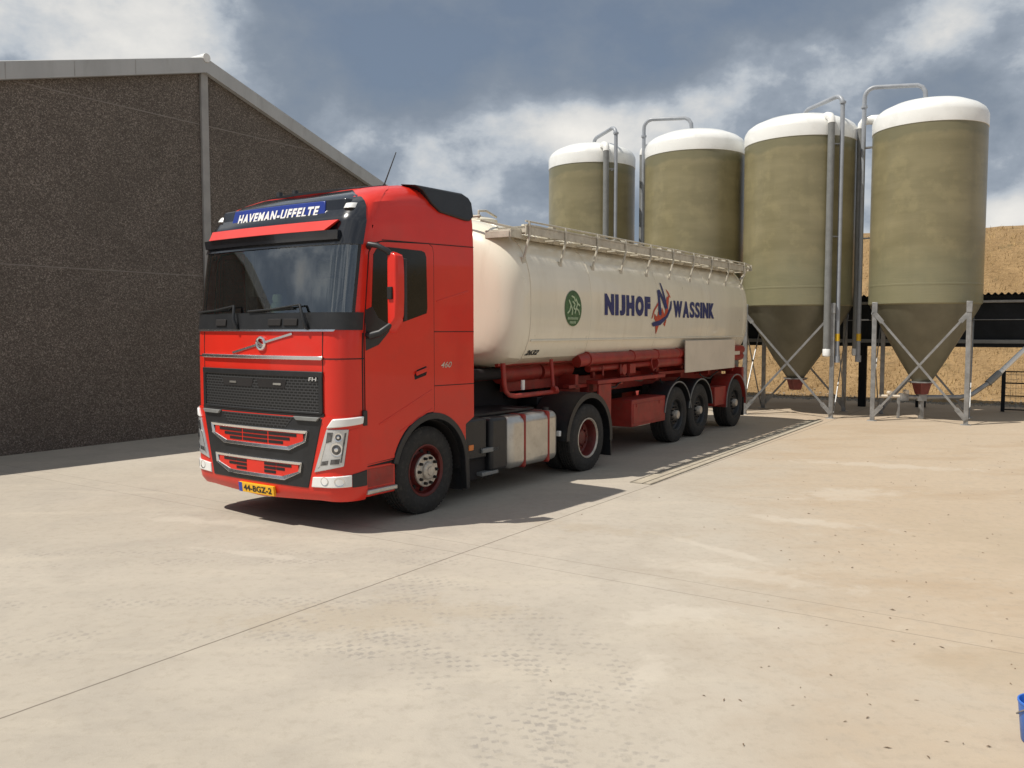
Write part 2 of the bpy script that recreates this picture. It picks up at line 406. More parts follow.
def text_mesh(body, size, shear=0.0, bold=0.02, spacing=1.0):
    cu = bpy.data.curves.new('lettering', 'FONT'); cu.body = body; cu.size = size
    cu.shear = shear; cu.offset = bold * size; cu.space_character = spacing; cu.resolution_u = 4
    o = bpy.data.objects.new('lettering', cu); C.objects.link(o)
    dg = bpy.context.evaluated_depsgraph_get(); dg.update()
    me = bpy.data.meshes.new_from_object(o.evaluated_get(dg))
    vs = [tuple(v.co) for v in me.vertices]; fs = [tuple(p.vertices) for p in me.polygons]
    bpy.data.objects.remove(o); bpy.data.curves.remove(cu); bpy.data.meshes.remove(me)
    return vs, fs
def letters(body, fn, u0, u1, v0, v1, shear=0.0, bold=.02, spacing=1.0):
    """lettering stretched to the rectangle u0..u1 x v0..v1 and laid on a surface by fn(u,v)"""
    vs, fs = text_mesh(body, 1.0, shear, bold, spacing)
    xs = [v[0] for v in vs]; ys = [v[1] for v in vs]
    ax, bx, ay, by = min(xs), max(xs), min(ys), max(ys)
    mb = MB()
    mb.add([fn(u0 + (v[0] - ax) / (bx - ax) * (u1 - u0), v0 + (v[1] - ay) / (by - ay) * (v1 - v0)) for v in vs], fs)
    return mb

def arc(cx, cz, r, a0, a1, n):
    return [(cx + r * math.cos(R(a0 + (a1 - a0) * i / n)), cz + r * math.sin(R(a0 + (a1 - a0) * i / n))) for i in range(n + 1)]

# ------------------------------------------------------------------ the wheel (axis = local Y, outer side = -Y)
def tyre_prof(Rt, w, rim):
    h = w / 2
    p = [(rim, -h + .035), (rim + .03, -h + .012), (rim + .10, -h), (Rt - .10, -h + .004), (Rt - .045, -h + .014), (Rt - .012, -h + .035), (Rt, -h + .055)]
    out = list(p)
    ng = 4; x = -h + .055; span = w - .11
    for i in range(ng):
        c = -h + .055 + span * (i + .5) / ng
        out += [(Rt, c - .012), (Rt - .014, c - .008), (Rt - .014, c + .008), (Rt, c + .012)]
    out += [(r, -y) for r, y in reversed(p)]
    return out
def wheel(parent, x, yface, zc, Rt, w, rim, kind, side=1, tread=60):
    """side=+1: outer face towards -Y; -1: towards +Y"""
    e = MB()
    yf = lambda d: d           # distance inwards from the outer face
    prof = tyre_prof(Rt, w, rim)
    ty = MB(); ty.lathe([(r, y + w / 2) for r, y in prof], 64, 'y', close=False)
    for q in range(tread):     # shoulder lugs
        a = 2 * math.pi * q / tread; ca, sa = math.cos(a), math.sin(a)
        for y0, y1 in ((.034, .085), (w - .085, w - .034)):
            p = lambda r, t, y: (r * ca - t * sa, y, r * sa + t * ca)
            vs = [p(r, t, y) for r in (Rt - .05, Rt - .003) for t in (-.014, .014) for y in (y0, y1)]
            ty.add(vs, [(0, 1, 3, 2), (4, 6, 7, 5), (0, 4, 5, 1), (2, 3, 7, 6), (0, 2, 6, 4), (1, 5, 7, 3)])
    rm = MB(); hb = MB()
    if kind == 'steer':
        rm.lathe([(rim + .012, .03), (rim + .016, .018), (rim + .002, .016), (rim - .018, .035), (rim - .03, .10), (rim - .045, .115), (rim - .085, .095), (.185, .035), (.178, .03), (.0, .03)], 48, 'y')
        for q in range(10):
            a = 2 * math.pi * (q + .5) / 10; r0 = rim - .066
            hb.lathe([(0, -.006), (.026, -.006), (.026, .02)], 12, 'y', (r0 * math.cos(a), .092, r0 * math.sin(a)))
        hb.cur = 1
        hb.lathe([(.190, .032), (.192, .010), (.184, .002), (.115, .002), (.105, -.004), (.10, -.03), (.085, -.042), (.055, -.046), (.05, -.06), (0, -.062)], 40, 'y')
        hb.cur = 2
        for q in range(10):
            a = 2 * math.pi * q / 10; c = (.152 * math.cos(a), 0, .152 * math.sin(a))
            hb.lathe([(.0, -.034), (.017, -.034), (.019, .0), (.024, .003), (.024, .006)], 6, 'y', c)
        mats = [M['gap'], M['hub'], M['gap']]; rmat = M['red_rim']
    elif kind == 'drive':
        rm.lathe([(rim + .012, .03), (rim + .016, .012), (rim + .002, .008), (rim - .014, .03)], 48, 'y')
        rm.cur = 1
        rm.lathe([(rim - .014, .03), (rim - .03, .10), (rim - .045, .165), (rim - .07, .18), (.19, .175), (.18, .17), (0, .17)], 48, 'y')
        hb.cur = 1
        hb.lathe([(.178, .17), (.17, .158), (.12, .158), (.115, .135), (.10, .12), (.06, .115), (0, .115)], 32, 'y')
        for q in range(10):
            a = 2 * math.pi * q / 10; c = (.145 * math.cos(a), .15, .145 * math.sin(a))
            hb.lathe([(.0, -.034), (.017, -.034), (.019, .0), (.024, .003), (.024, .01)], 6, 'y', c)
        mats = [M['gap'], M['red_rim'], M['gap']]; rmat = [M['hub'], M['red_rim']]
    else:
        rm.lathe([(rim + .012, .035), (rim + .016, .022), (rim + .004, .018), (rim - .015, .035), (rim - .03, .085), (rim - .06, .10), (rim - .10, .085), (.18, .07), (0, .07)], 48, 'y')
        hb.cur = 1
        hb.lathe([(.085, .07), (.085, .0), (.075, -.02), (.05, -.028), (0, -.028)], 24, 'y')
        hb.cur = 2
        for q in range(10):
            a = 2 * math.pi * q / 10; c = (.145 * math.cos(a), .065, .145 * math.sin(a))
            hb.lathe([(.0, -.034), (.017, -.034), (.019, .0), (.024, .01)], 6, 'y', c)
        mats = [M['gap'], M['hub'], M['gap']]; rmat = M['black']
    hb.lathe([(0, w - .06), (.16, w - .06), (.16, w - .03), (0, w - .03)], 16, 'y')
    h = hb.build('wheel', mats, parent, 30)
    h.location = (x, yface, zc)
    if side < 0: h.rotation_euler = (0, 0, math.pi)
    a = rm.build('rim', rmat, h, 30)
    b = ty.build('tyre', M['rubber'], h, 28)
    return h
def copy_part(o, parent, loc, rot=None):
    c = o.copy(); C.objects.link(c); c.parent = parent; c.location = loc
    if rot is not None: c.rotation_euler = rot
    for ch in list(o.children):
        d = ch.copy(); C.objects.link(d); d.parent = c
    return c

# ------------------------------------------------------------------ TRACTOR UNIT  (local x = rearwards, y = from the near side inwards)
W = 2.56; HW = W / 2
def lerpt(tab, x):
    if x <= tab[0][0]: return tab[0][1]
    for (a, b), (c, d) in zip(tab, tab[1:]):
        if x <= c: return b + (d - b) * (x - a) / (c - a)
    return tab[-1][1]
FT = [(0.2, .055), (.45, .025), (1.9, .025), (2.1, .03), (2.33, .055), (3.05, .16), (3.55, .27), (3.8, .38), (3.95, .52), (4.05, .77)]
IN = [(3.05, 0), (3.5, .012), (3.8, .045), (3.93, .10), (4.0, .17), (4.05, .28)]
def ztop(s): return lerpt([(.2, 3.60), (.5, 3.64), (.8, 3.71), (1.2, 3.79), (1.7, 3.83), (2.4, 3.83)], s)
FW = 1.02; RS = .28; RT = HW - FW; NARC = math.pi / 2 * .268
def outline(a, F, inset):
    sg = 1 if a >= 0 else -1; a = abs(a); k = (HW - inset) / HW
    if a <= FW: s = F + .06 * a * a; t = HW - a * k; n = (-1, -.12 * a)
    elif a <= FW + NARC:
        th = (a - FW) / NARC * math.pi / 2
        s = F + .062 + RS * (1 - math.cos(th)); t = HW - (FW + RT * math.sin(th)) * k
        n = (-math.cos(th) - .12 * (1 - th / 1.57), -math.sin(th) - .12 * (1 - th / 1.57))
    else: s = F + .062 + RS + (a - FW - NARC); t = HW - HW * k; n = (0, -1)
    if sg < 0: t = W - t; n = (n[0], -n[1])
    return s, t, n
def cabP(a, v, off=0.0):
    s, t, n = outline(a, lerpt(FT, v), lerpt(IN, v))
    z = v if v <= 3.05 else 3.05 + (ztop(s) - 3.05) * (v - 3.05)
    l = math.hypot(*n)
    return (s + n[0] / l * off, t + n[1] / l * off, z)
def a_side(s, v): return s - (lerpt(FT, v) + .062 + RS) + FW + NARC
REAR = 2.305

truck = thing('truck', 'red tractor unit with a tall sleeper cab and blue name board over the windscreen', 'truck',
              (-1.79483, 8.73414, 0), R(90 - 35.0))
# move half the extra width outwards on the far side: the near side plane stays at y = 0

def fpatch(TL, TR, BR, BL, off0, off1, nu=20, nv=4):
    """a slab that follows the cab front; corners in (a, v), viewer's left = negative a"""
    def fn(u, v, k):
        a = (TL[0] * (1 - u) + TR[0] * u) * (1 - v) + (BL[0] * (1 - u) + BR[0] * u) * v
        z = (TL[1] * (1 - u) + TR[1] * u) * (1 - v) + (BL[1] * (1 - u) + BR[1] * u) * v
        return cabP(a, z, off1 if k else off0)
    return fn

def build_cab():
    vl = [1.24, 1.45, 1.7, 1.95, 2.15, 2.33, 2.5, 2.7, 2.9, 3.06, 3.2, 3.4, 3.55, 3.7, 3.8, 3.87, 3.93, 3.97, 4.0, 4.03, 4.05]
    AW = 1.33
    cols = [('a', x) for x in (0, .2, .4, .6, .8, .93, FW, 1.08, 1.14, 1.20, 1.26, AW, 1.38, FW + NARC)] + [('s', x) for x in (.56, .75, 1.0, 1.25, 1.5, 1.75, 2.0, 2.2, REAR)]
    full = [(k, x, -1) for k, x in reversed(cols)] + [(k, x, 1) for k, x in cols[1:]]
    def P(col, v):
        k, x, sg = col
        a = x if k == 'a' else a_side(x, v)
        return cabP(sg * a, v)
    mb = MB(); n = len(full); vs = [P(c, v) for v in vl for c in full]; fs = []
    for j in range(len(vl) - 1):
        for i in range(n - 1):
            ca, cb = full[i], full[i + 1]
            if ca[0] == 'a' and cb[0] == 'a' and max(ca[1], cb[1]) <= AW and vl[j] >= 2.329 and vl[j + 1] <= 3.061: continue
            fs.append((j * n + i, j * n + i + 1, (j + 1) * n + i + 1, (j + 1) * n + i))
    top = (len(vl) - 1) * n
    mid = n // 2
    # crowned roof: rows across the cab
    rows = []
    for i in range(mid + 1):
        l, r = vs[top + i], vs[top + n - 1 - i]; row = [top + i]
        if i < mid:
            for q in range(1, 8):
                u = q / 8
                vs.append((l[0] * (1 - u) + r[0] * u, l[1] * (1 - u) + r[1] * u, l[2] + .035 * math.sin(math.pi * u))); row.append(len(vs) - 1)
            row.append(top + n - 1 - i)
        rows.append(row)
    for i in range(mid - 1):
        for q in range(8): fs.append((rows[i][q], rows[i][q + 1], rows[i + 1][q + 1], rows[i + 1][q]))
    for q in range(8): fs.append((rows[mid - 1][q], rows[mid - 1][q + 1], rows[mid][0]))
    # rear wall
    for j in range(len(vl) - 1): fs.append((j * n, (j + 1) * n, (j + 1) * n + n - 1, j * n + n - 1))
    fs.append(tuple([rows[0][q] for q in range(9)]))
    mb.add(vs, fs)
    return mb.build('cab_body', M['red'], truck, 24)
cab = build_cab()

def lower_side(y0, y1):
    poly = [(.40, 1.26), (.40, .70), (.93, .73)] + [(x, z) for x, z in arc(1.5, .50, .68, 160, 20, 16)] + [(2.14, 1.0), (2.305, 1.08), (2.305, 1.26)]
    return MB().prism(poly, lambda x, z: (x, y0, z), lambda x, z: (x, y1, z))
for y0, y1 in ((-.001, .05), (W - .05, W + .001)):
    lower_side(y0, y1).build('side_skirt', M['red'], truck, 30)
for y0, y1 in ((-.022, .07), (W - .07, W + .022)):
    po = arc(1.5, .50, .69, 165, 8, 20); pi = arc(1.5, .50, .615, 8, 165, 20)
    MB().prism(po + [(2.20, .20), (2.13, .20)] + pi, lambda x, z: (x, y0, z), lambda x, z: (x, y1, z)).build('wheel_arch', M['black'], truck, 30, .008)
wl = MB(); wl.patch(lambda u, v, k: (1.5 + (.60 + .01 * k) * math.cos(R(-5 + 180 * u)), .06 + (W - .12) * v, .50 + (.60 + .01 * k) * math.sin(R(-5 + 180 * u))), 20, 2, True)
wl.build('wheel_well', M['gap'], truck)
# door with window and handle (near and far side)
door_poly = [(.42, .72), (.90, .745)] + arc(1.5, .50, .70, 157, 88, 9) + [(1.54, 1.22), (1.54, 3.02), (1.52, 3.10), (1.46, 3.13), (.82, 3.10), (.68, 3.09), (.56, 3.06), (.50, 2.97), (.415, 2.12)]
win_poly = [(.555, 2.95), (.60, 3.01), (.70, 3.04), (.80, 3.045), (1.33, 3.045), (1.385, 3.03), (1.41, 2.98), (1.425, 2.40), (1.41, 2.34), (.86, 2.20), (.74, 2.12), (.66, 2.05), (.50, 2.03), (.51, 2.20)]
def grow(poly, d):
    cx = sum(p[0] for p in poly) / len(poly); cz = sum(p[1] for p in poly) / len(poly)
    out = []
    n = len(poly)
    for i in range(n):
        a, b, c = Vector(poly[i - 1]), Vector(poly[i]), Vector(poly[(i + 1) % n])
        t = (c - a).normalized(); nn = Vector((t.y, -t.x))
        out.append((b.x + nn.x * d, b.y + nn.y * d))
    return out
for sd in (0, 1):
    Y = (lambda d: -d) if sd == 0 else (lambda d: W + d)
    dg = MB().prism(grow(door_poly, .012), lambda x, z: (x, Y(.0025), z), lambda x, z: (x, Y(-.02), z)).build('door_seal', M['gap'], truck, 30)
    d = MB().prism(door_poly, lambda x, z: (x, Y(.007), z), lambda x, z: (x, Y(-.02), z)).build('door', M['red'], truck, 30)
    MB().prism(win_poly, lambda x, z: (x, Y(.010), z), lambda x, z: (x, Y(-.02), z)).build('window', M['dark_glass'], d, 30)
    MB().prism(grow(win_poly, .012), lambda x, z: (x, Y(.0085), z), lambda x, z: (x, Y(-.02), z)).build('window_rubber', M['black'], d, 30)
    tq = [(.425, 2.36), (.53, 2.40), (.62, 2.28), (.84, 2.185), (.74, 2.09), (.62, 1.99), (.425, 1.93)]
    MB().prism(tq, lambda x, z: (x, Y(.0125), z), lambda x, z: (x, Y(-.02), z)).build('mirror_base', M['black'], d, 30, .004)
    h = MB(); cv = [(1.20, 1.585), (1.40, 1.63), (1.425, 1.70), (1.40, 1.74), (1.24, 1.70), (1.19, 1.64)]
    h.prism(cv, lambda x, z: (x, Y(.009), z), lambda x, z: (x, Y(-.01), z))
    h.cur = 1; h.bar((1.21, Y(.022), 1.655), (1.40, Y(.022), 1.70), .02, .045)
    h.build('handle', [M['gap'], M['red']], d, 30, .006)
    cr = MB()
    cr.bar((.62, Y(.006), 1.13), (1.50, Y(.006), 1.455), .012, .02)
    cr.bar((.95, Y(.006), 1.02), (1.50, Y(.006), 1.24), .012, .016)
    cr.build('body_crease', M['red'], d, 30, .004)
    # sleeper wall: locker seams
    for a, b in (((1.555, 1.50), (2.304, 1.49)), ((1.555, 2.13), (2.304, 2.13)), ((.70, 3.115), (2.304, 3.16))):
        sm = MB(); sm.bar((a[0], Y(.0), a[1]), (b[0], Y(.0), b[1]), .006, .009)
        sm.build('panel_seam', M['gap'], truck, 30)
    MB().bar((1.60, Y(.001), 2.48), (2.2, Y(.001), 2.62), .012, .02).build('body_crease', M['red'], truck, 30, .005)
    # air deflector on the roof's rear edge
    df = [(1.30, 3.79), (2.16, 3.80), (2.27, 3.76), (2.31, 3.70), (2.31, 3.53), (2.24, 3.47), (2.16, 3.465), (1.68, 3.515), (1.53, 3.60), (1.42, 3.74)]
    yi = .30 if sd == 0 else W - .30
    MB().prism(df, lambda x, z: (x, Y(.006) + (yi - Y(0)) * .35 * max(0, (z - 3.62)) / .18 * .6, z), lambda x, z: (x, yi, z + .03)).build('roof_deflector', M['black'], truck, 30, .02, 3)
    # side emblem digits near the sleeper locker
letters('460', lambda u, v: (u, -.004, v), 1.67, 1.87, 1.705, 1.775, .3, .008).build('model_lettering', M['hub'], truck)
# corner seam between the wind deflector panel and the door
for sg in (1, -1):
    MB().patch(lambda u, v, k: cabP(sg * (FW + NARC + .008 + (.016) * u), .72 + 1.40 * v, .004 - .01 * k), 1, 8, True).build('corner_seam', M['gap'], truck)

# windscreen, header, visor, sign
MB().patch(lambda u, v, k: cabP(-1.335 + 2.67 * u, 2.325 + .74 * v, -.004 - .006 * k), 40, 8, False).build('windscreen', M['glass'], truck)
wr = MB()
for a0, a1, v0, v1 in ((-1.345, -1.315, 2.33, 3.06), (1.315, 1.345, 2.33, 3.06)):
    wr = MB(); wr.patch(lambda u, v, k: cabP(a0 + (a1 - a0) * u, v0 + (v1 - v0) * v, .006 - .012 * k), 2, 8, True)
    wr.build('windscreen_rubber', M['black'], truck)
def head(u, v, k):
    vv = 3.045 + (4.045 - 3.045) * v
    am = lerpt([(3.045, 1.36), (3.5, 1.34), (3.8, 1.27), (3.93, 1.17), (4.0, 1.0), (4.05, .93)], vv)
    return cabP(-am + 2 * am * u, vv, .012 - .03 * k)
MB().patch(head, 44, 14, True).build('header_panel', M['black_gloss'], truck, 40)
rp = MB(); rp.patch(lambda u, v, k: (.76 + .10 * abs(2 * u - 1) ** 2 + .80 * v, HW - .80 + 1.60 * u, ztop(.76 + .10 * abs(2 * u - 1) ** 2 + .80 * v) + .035 * math.sin(math.pi * (HW - .80 + 1.60 * u - .28) / (W - .56)) + .007 - .03 * k), 16, 10, True)
rp.build('roof_hatch_panel', M['black'], truck, 30)
# visor: a wedge that leans out
def visor(u, v, k):
    a0 = 1.06 - .10 * v
    p = cabP(-a0 + 2 * a0 * u, 3.50 - .20 * v, .05 + .065 * v)
    q = cabP(-a0 + 2 * a0 * u, 3.50 - .20 * v, .02 + .04 * v)
    return q if k else p
MB().patch(visor, 24, 3, True).build('sun_visor', M['red'], truck, 30)
vb = MB(); vb.patch(lambda u, v, k: cabP(-1.10 + 2.20 * u, 3.30 - .17 * v, (.09 if not k else .01) * (1 - .5 * v)), 30, 4, True)
vb.build('visor_underside', M['black_gloss'], truck, 40)
def signP(a, w, d=0.0): return (.285 + .055 * w + .06 * a * a - d, HW - a, 3.300 + .235 * w)
sg_ = MB(); sg_.patch(lambda u, v, k: (lambda a, w: signP(a, w) if not k else signP(a, w, -.04))((-.80 + 1.60 * u) * (1 - .05 * (1 - v)), 1 - v), 24, 4, True)
hb_ = MB(); hb_.patch(lambda u, v, k: (lambda a, w: signP(a, w, -.014) if not k else (.56, HW - a, 3.285 + .26 * w))((-1.06 + 2.12 * u) * (1 - .03 * (1 - v)), -.04 + 1.10 * (1 - v)), 26, 4, True)
hb_.build('sign_housing', M['black_gloss'], truck, 40, .015, 3)
sign = sg_.build('name_board', M['sign_blue'], truck, 40, .008)
letters('HAVEMAN-UFFELTE', lambda u, v: signP(u, v, .006), -.66, .70, .30, .78, .20, .046, 1.22).build('lettering', M['white_letter'], sign)
for sg in (1, -1):
    ml = MB(); ml.patch(lambda u, v, k: cabP(sg * (1.04 + .14 * u), 3.72 + .09 * v, .035 * (1 - abs(2 * u - 1) ** 3) + .012 - .03 * k), 6, 4, True)
    ml.build('marker_lamp', M['white_led'], truck, 40)
# wiper cowl and wipers
cowl = MB(); cowl.patch(lambda u, v, k: cabP(-1.445 + 2.89 * u, 2.335 - .185 * v, .014 - .03 * k), 44, 3, True)
cowl = cowl.build('wiper_cowl', M['black'], truck, 40)
for a0 in (-.72, .22, .46):
    cd = MB(); cd.patch(lambda u, v, k: cabP(a0 + .20 * u, 2.27 - .075 * v, .03 - .02 * k), 3, 2, True)
    cd.build('cowl_recess', M['gap'], cowl, 30, .006)
for a0, a1, tip in ((-.30, -.36, -1.12), (.80, .70, -.12)):
    w = MB()
    pts = [cabP(a0, 2.16, .03), cabP(a0 - .02, 2.27, .07), cabP(a1, 2.42, .05)]
    w.tube(pts, [.022, .018, .014], 8)
    w.tube([cabP(a1, 2.42, .045), cabP((a1 + tip) / 2, 2.375, .035), cabP(tip, 2.355, .03)], .010, 8)
    w.bar(cabP(a1 - .12, 2.385, .02), cabP(tip, 2.35, .02), .012, .022)
    w.build('wiper', M['black'], truck, 40)
# chrome lines, emblem
MB().patch(fpatch((-1.16, 2.155), (1.16, 2.155), (1.14, 2.135), (-1.14, 2.135), .022, .0), 30, 1, True).build('bonnet_trim', M['chrome'], truck, 30)
MB().patch(fpatch((-1.02, 1.875), (1.02, 1.875), (1.00, 1.835), (-1.00, 1.835), .028, .0), 30, 2, True).build('bonnet_trim', M['chrome'], truck, 30, .006)
em = MB(); ec = (.10, 2.005)
ring = [cabP(ec[0] + .064 * math.cos(2 * math.pi * i / 28), ec[1] + .064 * math.sin(2 * math.pi * i / 28), .012) for i in range(29)]
em.tube(ring, .016, 8, False)
em.bar(cabP(-.40, 1.895, .005), cabP(.06, 1.995, .005), .014, .024); em.bar(cabP(.14, 2.012, .005), cabP(.58, 2.11, .005), .014, .024)
em.bar(cabP(.045, 2.03, .024), cabP(.155, 1.98, .024), .014, .02); em.bar(cabP(.06, 1.985, .024), cabP(.14, 1.965, .024), .014, .018)
em.build('front_emblem', M['chrome'], truck, 30)
for a in (-1.0, 1.0):
    MB().patch(lambda u, v, k: cabP(a - .004 + .008 * u, 1.70 + .43 * v, .003 - .01 * k), 1, 6, True).build('panel_seam', M['gap'], truck)
MB().patch(lambda u, v, k: cabP(-1.50 + 3.0 * u, 1.855 - .012 * v, .002 - .01 * k), 44, 1, True).build('panel_seam', M['gap'], truck)
# upper grille
g1 = MB(); g1.patch(fpatch((-1.0, 1.70), (1.0, 1.70), (.975, 1.275), (-.975, 1.275), .012, -.02), 30, 4, True)
g1 = g1.build('upper_grille', M['mesh'], truck, 40)
gf = MB()
gf.patch(fpatch((-1.01, 1.715), (1.01, 1.715), (1.01, 1.655), (-1.01, 1.655), .024, -.02), 30, 1, True)
gf.patch(fpatch((-.99, 1.29), (.99, 1.29), (.985, 1.265), (-.985, 1.265), .024, -.02), 30, 1, True)
for sg in (1, -1): gf.patch(lambda u, v, k: cabP(sg * (.955 + .05 * u), 1.275 + .43 * v, .024 - .044 * k), 1, 4, True)
gf.build('grille_frame', M['black'], g1, 40, .006)
for a0, a1 in ((-.60, -.03), (.03, .50)):
    sl = MB(); sl.patch(fpatch((a0, 1.615), (a1, 1.615), (a1 - .03, 1.525), (a0 + .03, 1.525), .016, -.02), 8, 1, True)
    sl.build('grille_slot', M['gap'], g1)
for a0, a1 in ((-.45, -.33), (.30, .42)):
    wg = MB(); wg.patch(fpatch((a0, 1.578), (a1, 1.578), (a1, 1.556), (a0, 1.556), .022, .0), 2, 1, True)
    wg.build('washer_nozzle', M['alu'], g1)
letters('FH', lambda u, v: cabP(u, v, .03), .83, .94, 1.615, 1.655, .1, .02).build('model_lettering', M['chrome'], g1)
# bumper
def bump_fn(u, v, k):
    a = -1.50 + 3.0 * u; z = 1.245 - (1.245 - .30) * v
    z += (.03 if abs(a) < 1.1 else .03) * (v ** 3) * (1 if abs(a) > .9 else abs(a) / .9) * 1.4
    off = .016 - .05 * k - (.05 if v > .9 else 0) * ((v - .9) / .1)
    return cabP(a, z, off)
MB().patch(bump_fn, 50, 12, True).build('bumper', M['red'], truck, 40)
gp = MB(); gp.patch(lambda u, v, k: cabP(-1.02 + 2.04 * u, 1.275 - .04 * v, .0165 - .03 * k), 30, 1, True); gp.build('bumper_gap', M['gap'], truck)
lg = MB(); lg.patch(fpatch((-1.0, 1.225), (1.0, 1.225), (.80, .475), (-.80, .475), .024, -.02), 30, 10, True)
low = lg.build('lower_grille', M['black'], truck, 40, .008)
mm = MB(); mm.patch(fpatch((-.60, 1.22), (.60, 1.22), (.48, 1.10), (-.48, 1.10), .028, .0), 20, 2, True); mm.build('air_intake', M['mesh'], low)
for a0 in (-.98, .62): MB().patch(fpatch((a0, 1.235), (a0 + .36, 1.235), (a0 + .32, 1.195), (a0 + .04, 1.195), .05, .0), 6, 1, True).build('step_plate', M['pvc_dark'], low, 30, .004)
def lattice(tw, tz, sw, sz, bw, bz, solid):
    """hexagonal opening: chrome rim, red inlay, dark slots"""
    hexa = [(-tw, tz), (tw, tz), (sw, sz), (bw, bz), (-bw, bz), (-sw, sz)]
    cz = (tz + bz) / 2
    def ringpt(p, f): return (p[0] * (1 - f * .10 / max(.3, tw)), cz + (p[1] - cz) * (1 - f * .34))
    rim = MB()
    def seg_strip(pa, pb, qa, qb):
        rim.patch(lambda u, v, k: cabP((pa[0] * (1 - u) + pb[0] * u) * (1 - v) + (qa[0] * (1 - u) + qb[0] * u) * v, (pa[1] * (1 - u) + pb[1] * u) * (1 - v) + (qa[1] * (1 - u) + qb[1] * u) * v, (.046 - .01 * v) if not k else .01), 10, 1, True)
    inn = [(p[0] - math.copysign(.042 if i not in (0, 1) else .036, p[0]), p[1] + (-.032 if p[1] == tz else (.038 if p[1] == bz else .008))) for i, p in enumerate(hexa)]
    for i in range(6): seg_strip(hexa[i], hexa[(i + 1) % 6], inn[i], inn[(i + 1) % 6])
    r = rim.build('grille_rim', M['chrome'], low, 30, .004)
    fl = MB(); zb = lambda a: (inn[2][1] + 0) if False else None
    def red(u, v, k):
        a = inn[5][0] + (inn[2][0] - inn[5][0]) * u
        zt = tz - .032
        zl = lerpt([(inn[5][0], sz + .008), (inn[4][0], bz + .034), (inn[3][0], bz + .034), (inn[2][0], sz + .008)], a)
        return cabP(a, zt + (zl - zt) * v, .030 - .02 * k)
    fl.patch(red, 24, 2, True); fl.cur = 1
    h = (tz - bz - .062) / 7
    ex = bw + .10
    cells = ((-ex, -ex / 3 - .01), (-ex / 3 + .01, ex / 3 - .01), (ex / 3 + .01, ex)) if not solid else ((-ex, -ex * .60), (-ex * .585, -.15), (.15, ex * .585), (ex * .60, ex))
    for q in range(3):
        z1 = tz - .026 - h * (2 * q + 1) + .008
        for a0, a1 in cells:
            c0 = max(a0, -ex + .10 * q); c1 = min(a1, ex - .10 * q)
            if c1 - c0 > .05: fl.patch(lambda u, v, k: cabP(c0 + (c1 - c0) * u, z1 - h * 1.42 * v, .034 - .02 * k), 6, 1, True)
    fl.build('grille_inlay', [M['red'], M['gap']], r, 40)
lattice(.815, 1.085, .785, .965, .55, .865, False)
lattice(.73, .745, .71, .635, .47, .535, True)
